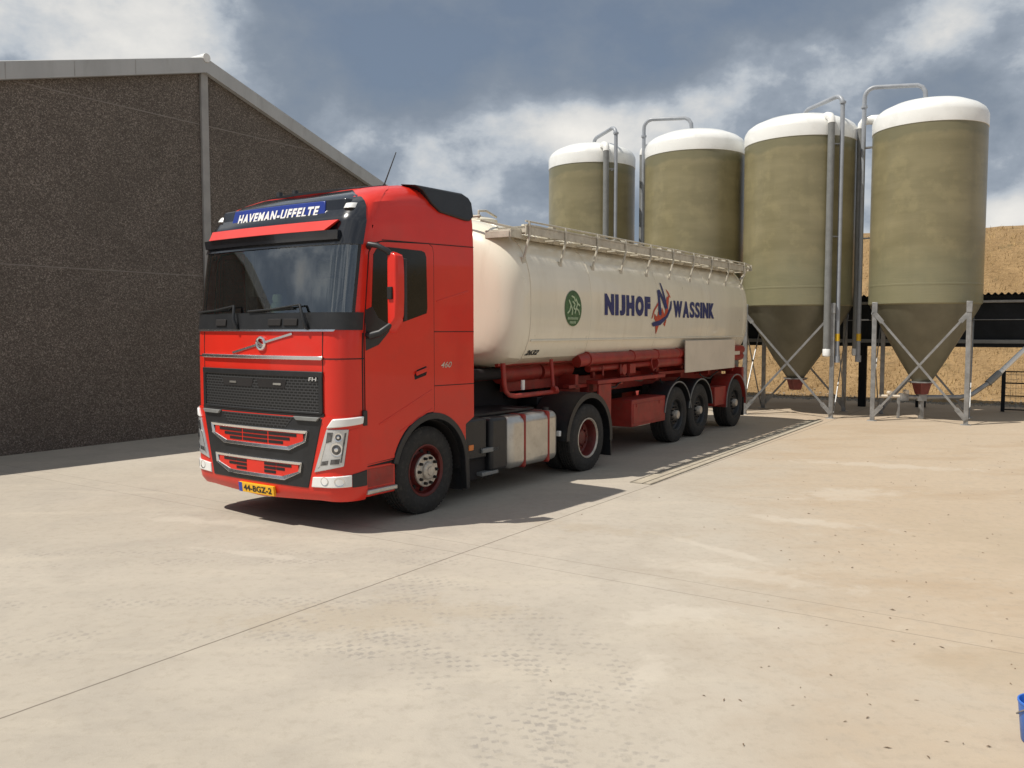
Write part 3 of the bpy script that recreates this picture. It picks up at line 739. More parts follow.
# lamps
for sg in (1, -1):
    q = lambda TL, TR, BR, BL, o0, o1, nu=8, nv=6: (lambda f: (lambda u, v, k: f(u, v, k)))(fpatch((sg * TL[0], TL[1]), (sg * TR[0], TR[1]), (sg * BR[0], BR[1]), (sg * BL[0], BL[1]), o0, o1))
    hl = MB(); hl.patch(q((1.06, 1.115), (1.285, 1.115), (1.235, .73), (.89, .65), .030, .0), 8, 6, True)
    hl = hl.build('headlight', M['lens'], truck, 40, .006)
    li = MB()
    for cx, cz, rr in ((1.165, .905, .062), (1.185, 1.035, .040)):
        ring_ = lambda f, o: [cabP(sg * (cx + rr * f * math.cos(2 * math.pi * i / 20)), cz + rr * f * 1.15 * math.sin(2 * math.pi * i / 20), o) for i in range(20)]
        r0, r1, r2 = ring_(1, .0335), ring_(.74, .030), ring_(.3, .040)
        li.cur = 1; li.add(r0 + r1, [(i, (i + 1) % 20, (i + 1) % 20 + 20, i + 20) for i in range(20)])
        li.cur = 0; li.add(r1 + r2, [(i, (i + 1) % 20, (i + 1) % 20 + 20, i + 20) for i in range(20)])
        li.cur = 1; li.add(r2, [tuple(range(20))])
    li.cur = 0
    for a in (((1.075, 1.085), (1.135, 1.085), (1.115, .99), (1.055, .97)), ((1.00, .775), (1.08, .79), (1.07, .745), (.985, .73)), ((1.11, .80), (1.20, .81), (1.19, .755), (1.10, .75)), ((1.245, 1.08), (1.262, 1.08), (1.215, .77), (1.20, .77))):
        li.patch(q(a[0], a[1], a[2], a[3], .0335, .02), 3, 3, True)
    li.cur = 1; li.patch(q((1.035, .96), (1.055, .97), (.97, .72), (.94, .70), .034, .02), 2, 5, True)
    li.build('lamp_reflector', [M['lamp_dark'], M['chrome']], hl, 40)
    dr = MB(); dr.patch(q((1.13, 1.225), (1.44, 1.245), (1.43, 1.165), (1.06, 1.125), .042, .0), 10, 3, True)
    dr.build('daytime_lamp', M['white_led'], truck, 40, .012)
    eb = MB(); eb.patch(q((1.285, 1.10), (1.40, 1.13), (1.38, .74), (1.24, .73), .022, .0), 4, 4, True); eb.build('lamp_surround', M['red'], truck, 40)
    fg = MB(); fg.patch(q((.87, .60), (1.31, .635), (1.31, .51), (.85, .49), .032, .0), 10, 3, True)
    fg = fg.build('fog_lamp', M['white_led'], truck, 40, .008)
    for cx, rr in ((1.03, .05), (1.19, .05)):
        fi = MB()
        pts = [cabP(sg * (cx + rr * math.cos(2 * math.pi * i / 20)), .565 + rr * .95 * math.sin(2 * math.pi * i / 20), .0345) for i in range(20)]
        pts2 = [cabP(sg * (cx + rr * .55 * math.cos(2 * math.pi * i / 20)), .565 + rr * .55 * math.sin(2 * math.pi * i / 20), .029) for i in range(20)]
        fi.cur = 1; fi.add(pts + pts2, [(i, (i + 1) % 20, (i + 1) % 20 + 20, i + 20) for i in range(20)]); fi.cur = 0; fi.add(pts2, [tuple(range(20))])
        fi.build('lamp_reflector', [M['lamp_dark'], M['chrome']], fg, 40)
    bc = MB(); bc.patch(q((1.315, .64), (1.49, .67), (1.49, .50), (1.315, .50), .026, .0), 6, 2, True); bc.build('bumper_corner', M['black'], truck, 40, .006)
    mh = MB(); mh.patch(lambda u, v, k: cabP(sg * (1.44 + .06 * u), 1.14 + .16 * v, .028 - .04 * k), 3, 3, True); mh.build('corner_step', M['black'], truck, 40, .006)
# number plate
pl = MB(); pl.patch(fpatch((-.29, .445), (.30, .445), (.30, .335), (-.29, .335), .045, .012), 10, 1, True)
plate = pl.build('number_plate', M['yellow'], truck, 40, .003)
letters('44-BGZ-2', lambda u, v: cabP(u, v, .048), -.20, .27, .355, .425, 0, .03, 1.02).build('lettering', M['black_letter'], plate)
eb = MB(); eb.patch(fpatch((-.288, .443), (-.228, .443), (-.228, .337), (-.288, .337), .047, .03), 2, 1, True); eb.build('country_strip', M['eu_blue'], plate)
# footstep behind the bumper corner
for sd in (0, 1):
    ys = (lambda y: y) if sd == 0 else (lambda y: W - y)
    a, b = sorted((ys(.02), ys(.34)))
    MB().box(.40, .90, a, b, .36, .70).build('step_box', M['red'], truck, 30, .02)
    a, b = sorted((ys(-.035), ys(.14)))
    MB().box(.42, .88, a, b, .395, .445).build('step_tread', M['alu'], truck, 30, .012)
    a, b = sorted((ys(.012), ys(.1)))
    MB().box(.44, .86, a, b, .47, .66).build('step_recess', M['red_dark'], truck, 30)
    a, b = sorted((ys(.01), ys(.35)))
    MB().box(.40, .93, a, b, .69, .735).build('step_gap', M['gap'], truck, 30)
# mirrors
def mirror(sd):
    Y = (lambda y: y) if sd == 0 else (lambda y: W - y)
    m = MB()
    poly = [(2.26, 0), (2.22, .03), (2.20, .06), (2.17, .14)]
    sec = [(2.16, .03, .02), (2.20, .0, .0), (2.55, -.005, .0), (2.90, .0, .0), (2.955, .02, .02), (2.97, .05, .05)]
    # slab: front face curved, slanted at the foot
    vs = []; fs = []
    ring = [(.0, -.335), (.0, -.225), (.03, -.205), (.13, -.20), (.15, -.215), (.15, -.33), (.12, -.352), (.03, -.352)]
    hs = [(2.19, .75, .02), (2.24, .95, .0), (2.5, 1, 0), (2.75, 1, 0), (2.90, .96, .0), (2.95, .8, .01)]
    for z, sc, dx in hs:
        for x, y in ring:
            zz = z + (.10 * (-.285 - y) / .1 if z < 2.3 else (-.03 * (-.285 - y) / .1 if z > 2.85 else 0))
            vs.append((.535 + dx + x * sc, Y(-.285 + (y + .285) * sc), zz))
    n = 8
    for i in range(len(hs) - 1):
        for q in range(n): fs.append((i * n + q, i * n + (q + 1) % n, (i + 1) * n + (q + 1) % n, (i + 1) * n + q))
    fs += [tuple(range(n)), tuple(range((len(hs) - 1) * n, len(hs) * n))]
    m.add(vs, fs)
    o = m.build('mirror', M['red'], truck, 22, .008)
    ar = MB()
    ar.tube([(.50, Y(.02), 3.02), (.46, Y(-.05), 3.045), (.48, Y(-.14), 3.03), (.54, Y(-.23), 2.97), (.58, Y(-.26), 2.92)], [.03, .032, .03, .03, .028], 10)
    ar.build('mirror_arm', M['black'], o, 40); ar = MB()
    ar.tube([(.46, Y(.02), 2.10), (.45, Y(-.06), 2.09), (.50, Y(-.15), 2.12), (.56, Y(-.24), 2.20), (.58, Y(-.27), 2.24)], [.04, .042, .038, .034, .03], 10)
    ar.build('mirror_arm', M['black'], o, 40)
    MB().box(.655, .70, min(Y(-.195), Y(-.358)), max(Y(-.195), Y(-.358)), 2.25, 2.90).build('mirror_glass', M['black'], o, 30, .01)
    c = MB(); c.box(.515, .54, min(Y(-.235), Y(-.30)), max(Y(-.235), Y(-.30)), 2.47, 2.60); c.build('mirror_clamp', M['gap'], o, 30, .006)
mirror(0)
# far side: only the arms show, the mirror is folded back along the door
fa = MB(); fa.tube([(.46, W - .02, 3.02), (.44, W + .04, 3.03), (.46, W + .10, 2.98), (.56, W + .13, 2.92), (.80, W + .12, 2.88)], [.03, .032, .03, .03, .028], 10)
fm = fa.build('folded_mirror', M['black'], truck, 40)
MB().box(.80, 1.02, W + .04, W + .16, 2.25, 2.95).build('mirror_housing', M['red'], fm, 30, .03, 3)
# cab interior
it = MB(); it.box(.62, 2.2, .10, W - .10, 1.6, 1.66); it.box(2.14, 2.2, .10, W - .10, 1.6, 3.3); it.box(.9, 2.2, .10, .14, 1.6, 3.3); it.box(.9, 2.2, W - .14, W - .10, 1.6, 3.3); it.box(.62, 2.2, .10, W - .10, 3.24, 3.3)
inter = it.build('cab_interior', M['seat'], truck, 30)
ds = MB(); ds.patch(lambda u, v, k: (lerpt(FT, 2.33) + .075 + .06 * (abs(2 * u - 1)) ** 2 + (.55 + .12 * math.sin(u * 6)) * v, .14 + (W - .28) * u, 2.30 + .05 * math.sin(math.pi * v) - (.16 + .02) * k), 20, 6, True)
ds.build('dashboard', M['dash'], inter, 40)
stw = MB(); cw = Vector((.86, .72, 2.36))
ringp = [cw + Vector((.075 * math.sin(a), .225 * math.cos(a), .19 * math.sin(a))) for a in [2 * math.pi * i / 28 for i in range(29)]]
stw.tube(ringp, .018, 8, False); stw.bar(cw + Vector((0, -.2, 0)), cw + Vector((0, .2, 0)), .03, .05); stw.tube([cw, cw + Vector((-.14, 0, -.2))], .03, 8)
stw.build('steering_wheel', M['black'], inter, 40)
for yc in (.68, W - .68):
    st = MB(); st.box(1.15, 1.62, yc - .26, yc + .26, 2.0, 2.16); st.box(1.58, 1.74, yc - .25, yc + .25, 2.1, 2.82); st.box(1.60, 1.73, yc - .15, yc + .15, 2.84, 3.05)
    st.build('seat', M['dash'], inter, 30, .05, 3)
cam_ = MB(); cam_.box(.30, .42, HW - .12, HW + .12, 3.0, 3.09); cam_.build('camera_box', M['black'], inter, 30, .01)
tb = MB(); tb.lathe([(0, 0), (.07, .01), (.085, .06), (.07, .11), (.05, .13), (.06, .17), (.05, .215), (0, .23)], 16, 'z', (.30, HW - .05, 2.33)); tb.build('dashboard_ornament', M['badge_light'], inter, 40)
bx = MB(); bx.box(.30, .40, HW + .30, HW + .46, 2.33, 2.53); bx.box(.30, .38, HW + .06, HW + .16, 2.33, 2.48); bx.build('dashboard_box', M['black'], inter, 30, .01)
for y0, y1 in ((.15, .42), (W - .42, W - .15)):
    ct = MB(); ct.patch(lambda u, v, k: (.80 + .035 * math.sin(u * 26), y0 + (y1 - y0) * u, 2.2 + 1.0 * v), 30, 1)
    ct.build('curtain', M['pvc_dark'], inter, 60)
# roof aerial and roof beacons
ae = MB(); ae.tube([(1.68, .95, 3.85), (1.73, .93, 3.93)], [.05, .025], 8); ae.tube([(1.71, .93, 3.90), (1.92, .91, 4.35)], [.010, .006], 6)
ae.build('roof_aerial', M['black'], truck, 40)
for y in (1.90, 1.62):
    hn = MB(); hn.tube([(.92, y, 3.76), (.92, y, 3.815)], [.045, .035], 10)
    hn.build('roof_knob', M['black'], truck, 40)
# chassis
ch = MB()
for y in (.86, W - .94): ch.box(.5, 6.15, y, y + .08, .72, 1.0)
for x in (1.0, 2.6, 3.8, 4.6, 6.0): ch.box(x, x + .12, .86, W - .86, .74, .98)
ch.tube([(1.5, .2, .5), (1.5, W - .2, .5)], .07, 10); ch.tube([(5.25, .2, .5), (5.25, W - .2, .5)], .09, 10)
ch.box(4.8, 5.6, .7, W - .7, 1.0, 1.12)
chs = ch.build('chassis', M['black'], truck, 30, .006)
fw = MB(); fw.lathe([(0, 1.12), (.48, 1.12), (.50, 1.16), (.48, 1.2), (0, 1.2)], 32, 'z', (4.85, HW, 0)); fw.build('fifth_wheel', M['black'], truck, 40)
eng = MB(); eng.box(.5, 2.5, .55, W - .55, .55, 1.5); eng.build('engine_block', M['gap'], truck, 30, .05)
dk = MB(); dk.box(2.55, 4.1, .30, W - .30, 1.02, 1.05); dk.build('catwalk_plate', M['black'], truck, 30)
# battery box and steps between the cab and the fuel tank
for sd in (0, 1):
    ys = (lambda y: y) if sd == 0 else (lambda y: W - y)
    def bx2(mb, x0, x1, y0, y1, z0, z1):
        a, b = sorted((ys(y0), ys(y1))); return mb.box(x0, x1, a, b, z0, z1)
    b = MB(); bx2(b, 2.20, 2.75, .13, .8, .50, 1.02); bb = b.build('battery_box', M['black'], truck, 30, .03)
    b = MB(); bx2(b, 2.30, 2.98, .20, .8, .22, .52); b.build('step_housing', M['gap'], truck, 30, .02)
    b = MB(); bx2(b, 2.62, 2.98, .10, .3, .57, .63); b.build('step_tread', M['pvc_dark'], truck, 30, .008)
    b = MB(); bx2(b, 2.62, 2.98, .11, .3, .27, .32); b.build('step_tread', M['pvc_dark'], truck, 30, .008)
    b = MB(); bx2(b, 2.36, 2.46, .12, .16, .63, .70); b.build('side_marker', M['amber'], truck, 30, .006)
    b = MB(); bx2(b, 2.13, 2.22, .04, .5, .18, .95); b.build('mudflap', M['black'], truck, 30, .01)
    if sd == 0:
        b = MB(); bx2(b, 2.80, 3.18, .10, .75, .30, 1.01); b.build('tank_end_cover', M['black'], truck, 30, .05, 3)
    # fuel tank
    ftk = MB(); bx2(ftk, 3.18, 4.42, .07, .72, .28, 1.0)
    ftk = ftk.build('fuel_tank', M['alu'], truck, 40, .11, 5)
    for x in (3.50, 4.10):
        s_ = MB(); bx2(s_, x, x + .075, .060, .73, .272, 1.008); s_.build('tank_strap', M['red_dark'], ftk, 40, .112, 5)
    cp = MB(); cp.tube([(4.28, ys(.22), .98), (4.28, ys(.22), 1.04)], .05, 12); cp.build('filler_cap', M['black'], ftk, 30)
    wlamp = MB(); bx2(wlamp, 4.48, 4.53, .10, .16, .60, .68); wlamp.build('work_lamp', M['white_led'], truck, 30, .008)
    # rear mudguard
    g = MB(); y0, y1 = sorted((ys(.03), ys(.68)))
    po = arc(5.25, .50, .70, 178, -8, 22); pi = arc(5.25, .50, .665, -8, 178, 22)
    g.prism(po + pi, lambda x, z: (x, y0, z), lambda x, z: (x, y1, z))
    lip = arc(5.25, .50, .70, 178, -8, 22) + arc(5.25, .50, .62, -8, 178, 22); ya, yb = sorted((ys(.02), ys(.045)))
    g.prism(lip, lambda x, z: (x, ya, z), lambda x, z: (x, yb, z))
    g.box(5.90, 5.93, y0, y1, .16, .60)
    g.build('mudguard', M['black'], truck, 40)
# air lines between cab and trailer
for i in range(3):
    y = 1.0 + .25 * i
    al = MB(); al.tube([(2.30, y, 1.9), (2.45, y + .02, 1.5), (2.75, y + .05, 1.25), (3.1, y, 1.3), (3.25, y, 1.75)], .016, 8)
    al.build('air_hose', M['cable'], truck, 40)
wf = wheel(truck, 1.50, .07, .505, .52, .31, .292, 'steer')
copy_part(wf, truck, (1.50, W - .07, .505), (0, 0, math.pi))
wd = wheel(truck, 5.25, .05, .505, .52, .29, .292, 'drive')
copy_part(wd, truck, (5.25, .66, .505), (0, 0, math.pi)); copy_part(wd, truck, (5.25, W - .66, .505)); copy_part(wd, truck, (5.25, W - .05, .505), (0, 0, math.pi))

# ------------------------------------------------------------------ TANK TRAILER
trailer = thing('tank_trailer', 'cream bulk tank semi-trailer with navy blue lettering, red chassis and rooftop walkway', 'trailer',
                (-1.28901, 9.70326, 0), R(90 - 33.7))
TW = 2.55; TC = TW / 2
def tside(z):
    d = abs(z - 2.5) / 1.26
    if z >= 2.0: return TC - TC * max(0.0, 1 - d ** 2.9) ** .5
    b = TC - TC * (1 - (.5 / 1.26) ** 2.9) ** .5
    return lerpt([(1.60, TC), (1.62, .70), (1.68, .30), (1.75, .17), (1.86, .10), (2.0, b)], z)
prof = [(TC, 3.76)]
for i in range(1, 22):
    zz = 2.5 + 1.26 * math.cos(math.pi / 2 * i / 21)
    prof.append((tside(zz), zz))
prof += [(tside(z), z) for z in (2.37, 2.25, 2.12, 2.0, 1.86, 1.75, 1.68, 1.62)] + [(TC, 1.60)]
full = prof + [(TW - t, z) for t, z in reversed(prof[1:-1])]
tk = MB(); sts = []
for i in range(9):
    u = i / 8; sts.append((1.60 + 1.15 * (1 - math.cos(u * math.pi / 2)) , (1 - (1 - u) ** 2.6) ** (1 / 2.2)))
sts = [(2.80 - .50 * max(0, 1 - q ** 6.5) ** (1 / 2.2), q) for q in (.02, .3, .5, .64, .74, .81, .86, .90, .93, .952, .970, .983, .992, .998, 1.0)] + [(4.5, 1), (7, 1), (9.5, 1), (11.96, 1), (12.03, .985), (12.06, .94), (12.08, .5), (12.09, .02)]
vs = []; n = len(full)
for x, sc in sts:
    for t, z in full: vs.append((x, TC + (t - TC) * sc, 2.45 + (z - 2.45) * (sc if z > 2.45 else 1 - (1 - sc) * .75)))
fs = [(i * n + q, i * n + (q + 1) % n, (i + 1) * n + (q + 1) % n, (i + 1) * n + q) for i in range(len(sts) - 1) for q in range(n)]
fs += [tuple(range(n)), tuple(range((len(sts) - 1) * n, len(sts) * n))]
tk.add(vs, fs); tank = tk.build('tank_body', M['cream'], trailer, 26)
ts = MB()
for sd in (0, 1):
    y = tside(2.0)
    yy = (lambda q: q) if sd == 0 else (lambda q: TW - q)
    ts.bar((2.85, yy(y + .0), 2.0), (11.85, yy(y + .0), 2.0), .04, .03)
ts.build('tank_rib', M['cream'], tank, 30, .006)
bd = MB()
for x in (2.80, 11.84):
    bd = MB(); pts = [(x, TC + (t - TC) * 1.003, 2.45 + (z - 2.45) * 1.003) for t, z in full]; bd.tube(pts + pts[:1], .007, 6, False)
    bd.build('tank_seam', M['cream'], tank, 40)
for x in (4.55, 7.05, 9.55):
    bd = MB(); pts = [(x, TC + (t - TC) * 1.0012, 2.45 + (z - 2.45) * 1.0012) for t, z in full]; bd.tube(pts + pts[:1], .004, 6, False)
    bd.build('weld_seam', M['cream'], tank, 40)
def on_tank(s, z): return (s, tside(z) - .008, z)
def tank_letters(txt, s0, s1, z0, z1, **kw): return letters(txt, on_tank, s0, s1, z0, z1, **kw)
def refine(vs, fs, maxlen):
    bm = bmesh.new(); bv = [bm.verts.new((v[0], v[1], 0)) for v in vs]
    for f in fs:
        try: bm.faces.new([bv[i] for i in f])
        except ValueError: pass
    bmesh.ops.triangulate(bm, faces=bm.faces)
    for _ in range(6):
        es = [e for e in bm.edges if e.calc_length() > maxlen]
        if not es: break
        bmesh.ops.subdivide_edges(bm, edges=es, cuts=1); bmesh.ops.triangulate(bm, faces=bm.faces)
    bm.verts.index_update()
    out = [tuple(v.co[:2]) for v in bm.verts], [tuple(v.index for v in f.verts) for f in bm.faces]
    bm.free(); return out
def block_letters(txt, widths, s0, s1, zb, zt, off=.008, gap=.13, bold=.08):
    """heavy capitals, each glyph stretched to the full height; zb, zt are functions of s"""
    tot = sum(widths) + gap * (len(txt) - 1); k = (s1 - s0) / tot; s = s0; mb = MB()
    for ch, w in zip(txt, widths):
        vs, fs = text_mesh(ch, 1.0, 0, bold * (.45 if ch == 'S' else 1) if ch != 'I' else .01)
        xs = [v[0] for v in vs]; ys = [v[1] for v in vs]
        v2 = [((v[0] - min(xs)) / (max(xs) - min(xs)) * w * k, (v[1] - min(ys)) / (max(ys) - min(ys)) * .34) for v in vs]
        v2, fs = refine(v2, fs, .12)
        out = []
        for x, y in v2:
            ss = s + x; z = zb(ss) + (zt(ss) - zb(ss)) * y / .34; out.append((ss, tside(z) - off, z))
        mb.add(out, fs); s += (w + gap) * k
    return mb
block_letters('NIJHOF', (1.0, .36, .62, .92, 1.0, .70), 5.0, 6.74, lambda s: 2.39, lambda s: 2.735).build('lettering', M['navy'], trailer)
block_letters('WASSINK', (1.35, 1.0, .78, .78, .34, .95, .95), 7.76, 9.88, lambda s: 2.385, lambda s: 2.70, gap=.09).build('lettering', M['navy'], trailer)
tank_letters('2632', 2.84, 3.18, 1.79, 1.865, shear=.35, bold=.04).build('fleet_number', M['black_letter'], trailer)
LG = dict(n1=[(7.04, 2.86), (7.12, 2.88), (7.22, 2.42), (7.09, 2.42)], n2=[(7.08, 2.87), (7.16, 2.88), (7.46, 2.56), (7.38, 2.52)], n3=[(7.21, 3.01), (7.26, 3.0), (7.48, 2.55), (7.38, 2.53)],
          r1=[(6.92, 2.45), (7.02, 2.38), (7.08, 2.49), (7.17, 2.38), (7.25, 2.56), (7.36, 2.42), (7.45, 2.75), (7.57, 2.79), (7.5, 2.47), (7.23, 2.31), (7.02, 2.28), (6.9, 2.35)],
          r2=[(6.96, 2.25), (7.14, 2.27), (7.03, 2.07)], r3=[(7.31, 2.26), (7.45, 2.36), (7.39, 2.21)],
          sw=[(6.8, 2.26), (6.87, 2.21), (7.18, 2.24), (7.49, 2.38), (7.66, 2.55), (7.68, 2.69), (7.63, 2.68), (7.58, 2.56), (7.41, 2.41), (7.12, 2.32), (6.87, 2.29)],
          r4=[(6.79, 2.35), (6.87, 2.5), (7.06, 2.65), (7.09, 2.62), (6.92, 2.49), (6.83, 2.36)], r5=[(7.43, 2.91), (7.56, 2.84), (7.63, 2.75), (7.59, 2.75), (7.51, 2.82)])
lo = MB()
for k_, d in (('r1', .008), ('r2', .0085), ('r3', .009), ('r4', .0095), ('r5', .010), ('n1', .011), ('n2', .0115), ('n3', .012), ('sw', .0125)):
    v2, f2 = refine(LG[k_], [tuple(range(len(LG[k_])))], .10)
    lo.cur = 0 if k_[0] == 'r' else 1
    lo.add([(s, tside(z) - d, z) for s, z in v2], f2)
lo.build('company_logo', [M['flame_red'], M['navy']], trailer)
ov = MB(); oc = (3.98, 2.475)
pts = [(oc[0] + .255 * math.cos(2 * math.pi * i / 36), oc[1] + .27 * math.sin(2 * math.pi * i / 36)) for i in range(36)]
v2, f2 = refine(pts, [tuple(range(36))], .10); ov.add([(s, tside(z) - .008, z) for s, z in v2], f2)
ov = ov.build('oval_badge', M['green'], trailer)
bl = MB()
def stroke(pts, w):
    for a, b in zip(pts, pts[1:]):
        pa, pb = on_tank(*a), on_tank(*b)
        bl.bar((pa[0], pa[1] - .004, pa[2]), (pb[0], pb[1] - .004, pb[2]), .006, w, up=(0, 0, 1) if abs(pa[2] - pb[2]) < abs(pa[0] - pb[0]) else (1, 0, 0))
for p_ in ([(3.84, 2.60), (3.90, 2.52), (3.86, 2.44), (3.80, 2.40)], [(3.90, 2.52), (3.95, 2.45), (3.93, 2.38)], [(3.92, 2.66), (4.0, 2.64), (4.03, 2.58)], [(4.05, 2.62), (4.10, 2.55), (4.17, 2.52)],
           [(4.10, 2.55), (4.05, 2.46), (4.02, 2.40)], [(4.06, 2.48), (4.14, 2.44), (4.16, 2.38)], [(3.95, 2.58), (4.02, 2.54), (3.98, 2.48), (4.04, 2.46)]): stroke(p_, .025)
for z, s0, s1 in ((2.325, 3.82, 4.14), (2.265, 3.88, 4.08)):
    s = s0
    while s < s1: stroke([(s, z - .018), (s + .012, z + .018)], .016); s += .04
bl.build('badge_drawing', M['badge_light'], ov)
# rooftop walkway
wk = MB()
S0, S1 = 2.72, 11.85
for sd in (0, 1):
    yy = (lambda q: q) if sd == 0 else (lambda q: TW - q)
    def wb(x0, x1, y0, y1, z0, z1):
        a, b = sorted((yy(y0), yy(y1))); wk.box(x0, x1, a, b, z0, z1)
    wb(S0, S1, .03, .05, 3.475, 3.585)            # outer board
    wb(S0, S1, .02, .05, 3.588, 3.61)
    wk.tube([(S0, yy(.04), 3.655), (S1, yy(.04), 3.655)], .013, 8)
    x = S0
    while x < S1:                                # grating bars
        wb(x, x + .02, .05, .55, 3.555, 3.585); x += .11
    wb(S0, S1, .30, .32, 3.53, 3.58); wb(S0, S1, .54, .57, 3.53, 3.60)
    for i in range(10):
        s = S0 + .06 + i * (S1 - S0 - .12) / 9
        wk.tube([(s, yy(.015), 3.655), (s, yy(.015), 3.45), (s - .02, yy(.035), 3.34), (s - .05, yy(tside(3.12) - .005), 3.12)], .018, 8)
        wb(s - .09, s + .0, tside(3.12) - .012, tside(3.12) + .02, 3.05, 3.16)
        wk.bar((s, yy(.05), 3.50), (s, yy(.62), 3.56), .03, .05)
for x in (S0, S1 - .05): wk.box(x, x + .04, .05, TW - .05, 3.50, 3.59)
for sd in (0, 1):
    yy = (lambda q: q) if sd == 0 else (lambda q: TW - q)
    a, b = sorted((yy(.24), yy(.40))); wk.box(S0 + .1, S1 - .1, a, b, 3.47, 3.49)  # tray and its lip added to shade the tank top under the boards
    a, b = sorted((yy(.22), yy(.24))); wk.box(S0 + .1, S1 - .1, a, b, 3.43, 3.49)
    for i in range(19):
        x = S0 + .3 + i * .48 + random.uniform(-.05, .05)
        a, b = sorted((yy(.06), yy(.50))); wk.box(x, x + random.uniform(.05, .2), a, b, 3.44, 3.46)
        a, b = sorted((yy(.07), yy(.16))); wk.box(x, x + random.uniform(.08, .28), a, b, 3.59, 3.59 + random.uniform(.03, .09))
walk = wk.build('roof_walkway', M['cream_frame'], trailer, 40)
fp = MB(); fp.box(2.44, 2.72, .10, .52, 3.50, 3.525); fp.bar((2.44, .12, 3.46), (2.44, .52, 3.46), .03, .09); fp.bar((2.44, .11, 3.46), (2.72, .11, 3.46), .02, .09)
fp.bar((2.36, .55, 3.66), (2.72, .12, 3.54), .03, .03); fp.tube([(2.42, .62, 3.70), (2.42, .62, 3.80), (2.60, .62, 3.82), (2.85, .62, 3.76)], .018, 8); fp.tube([(2.36, .55, 3.72), (2.36, 1.9, 3.72)], .02, 8)
fp.build('front_platform', M['cream_frame'], walk, 40, .006)
rl = MB(); rl.tube([(11.85, .04, 3.655), (12.25, .04, 3.62)], .02, 8); rl.bar((11.88, .05, 3.56), (12.30, .05, 3.56), .05, .04); rl.tube([(12.05, .05, 3.56), (12.05, .12, 3.38), (11.92, .16, 3.28)], .03, 8); rl.box(12.24, 12.28, .0, .10, 3.50, 3.64)
rl.build('walkway_bracket', M['cream_frame'], walk, 40)
for i in range(6):
    x = 3.3 + i * 1.55
    md = MB(); md.lathe([(.30, 3.74), (.30, 3.80), (.27, 3.82), (.1, 3.845), (0, 3.85)], 28, 'z', (x, TC, 0)); md.bar((x - .3, TC, 3.86), (x + .3, TC, 3.86), .05, .03)
    md.build('hatch', M['cream'], trailer, 40)
# chassis
cf = MB()
for y in (.62, TW - .74): cf.box(4.6, 12.1, y, y + .12, 1.08, 1.38); cf.box(3.1, 4.7, y, y + .12, 1.24, 1.40)
for x in (4.6, 6.2, 7.7, 8.9, 10.4, 11.9): cf.box(x, x + .1, .3, TW - .3, 1.20, 1.44)
cf.box(2.3, 4.6, .75, TW - .75, 1.42, 1.52)
cf.box(4.95, 7.62, .08, .30, 1.27, 1.335); cf.box(4.95, 7.62, TW - .30, TW - .08, 1.27, 1.335)
cf.box(4.4, 5.0, .30, .42, 1.22, 1.28)
for x in (5.3, 6.6, 7.9, 9.2, 10.6, 11.6):
    for y in (.36, TW - .42): cf.box(x, x + .08, y, y + .06, 1.35, 1.72)
cf.box(7.70, 12.0, .25, .33, 1.30, 1.36)
cf.build('chassis_frame', M['red_dark'], trailer, 30, .008)
bk = MB(); bk.box(2.2, 4.9, .55, TW - .55, 1.44, 1.60); bk.box(2.5, 12.0, .85, TW - .85, .95, 1.5); bk.build('underbody', M['gap'], trailer, 30, .05)
for x in (5.0, 6.6, 8.2, 9.8):
    hp = MB(); hp.lathe([(.75, 1.62), (.30, 1.15), (.2, 1.05), (0, 1.05)], 24, 'z', (x, TC, 0))
    hp.build('outlet_cone', M['red_dark'], trailer, 40)
pp = MB()
pp.tube([(4.62, .12, 1.69), (11.95, .12, 1.71)], .095, 16); pp.tube([(4.60, .12, 1.69), (4.66, .12, 1.69)], .118, 16); pp.tube([(4.42, .18, 1.66), (4.62, .12, 1.69)], [.10, .105], 16)
for x in (6.2, 7.2, 8.2): pp.tube([(x, .12, 1.70), (x + .04, .12, 1.70)], .105, 16)
pp.build('product_pipe', M['red_dark'], trailer, 40)
p2 = MB(); p2.tube([(7.20, .14, 1.55), (11.95, .14, 1.56)], .095, 16); p2.tube([(7.18, .14, 1.55), (7.24, .14, 1.55)], .115, 16); p2.tube([(5.0, .30, 1.52), (7.2, .22, 1.54)], .06, 12)
p2.build('hose_tube', M['red_dark'], trailer, 40)
p3 = MB(); p3.tube([(2.9, .62, 1.50), (3.9, .62, 1.52)], .13, 16); p3.build('air_tank', M['red_dark'], trailer, 40); p3 = MB(); p3.tube([(4.0, .62, 1.50), (4.9, .62, 1.52)], .12, 16); p3.build('air_tank', M['red_dark'], trailer, 40); p3 = MB(); p3.tube([(2.6, .45, 1.66), (5.2, .45, 1.66)], .03, 10)
p3.build('air_line', M['red_dark'], trailer, 40)
p4 = MB(); p4.tube([(2.28, .12, 1.70), (2.28, .10, 1.42), (2.31, .10, 1.32), (2.40, .10, 1.26), (2.55, .10, 1.235), (3.70, .10, 1.235)], .034, 10); p4.tube([(3.58, .14, 1.72), (3.58, .10, 1.235)], .028, 10); p4.tube([(3.54, .08, 1.27), (3.62, .08, 1.27)], .05, 10)
p4.build('hand_rail_pipe', M['red_dark'], trailer, 40)
wv = MB(); wv.tube([(2.9, .2, 1.30), (2.9, .2, 1.44)], .03, 10); wv.build('white_bottle', M['white_led'], trailer, 30)
for x0, x1, z0, dz in ((5.3, 6.2, 1.30, .12), (6.3, 7.3, 1.34, .10), (7.7, 8.6, 1.22, .16), (9.7, 10.7, 1.25, .12)):
    cb = MB(); cb.tube([(x0 + (x1 - x0) * i / 10, .22 + .03 * math.sin(i), z0 - dz * math.sin(math.pi * i / 10)) for i in range(11)], .016, 8); cb.build('air_hose', M['cable'], trailer, 40)
vlv = MB()
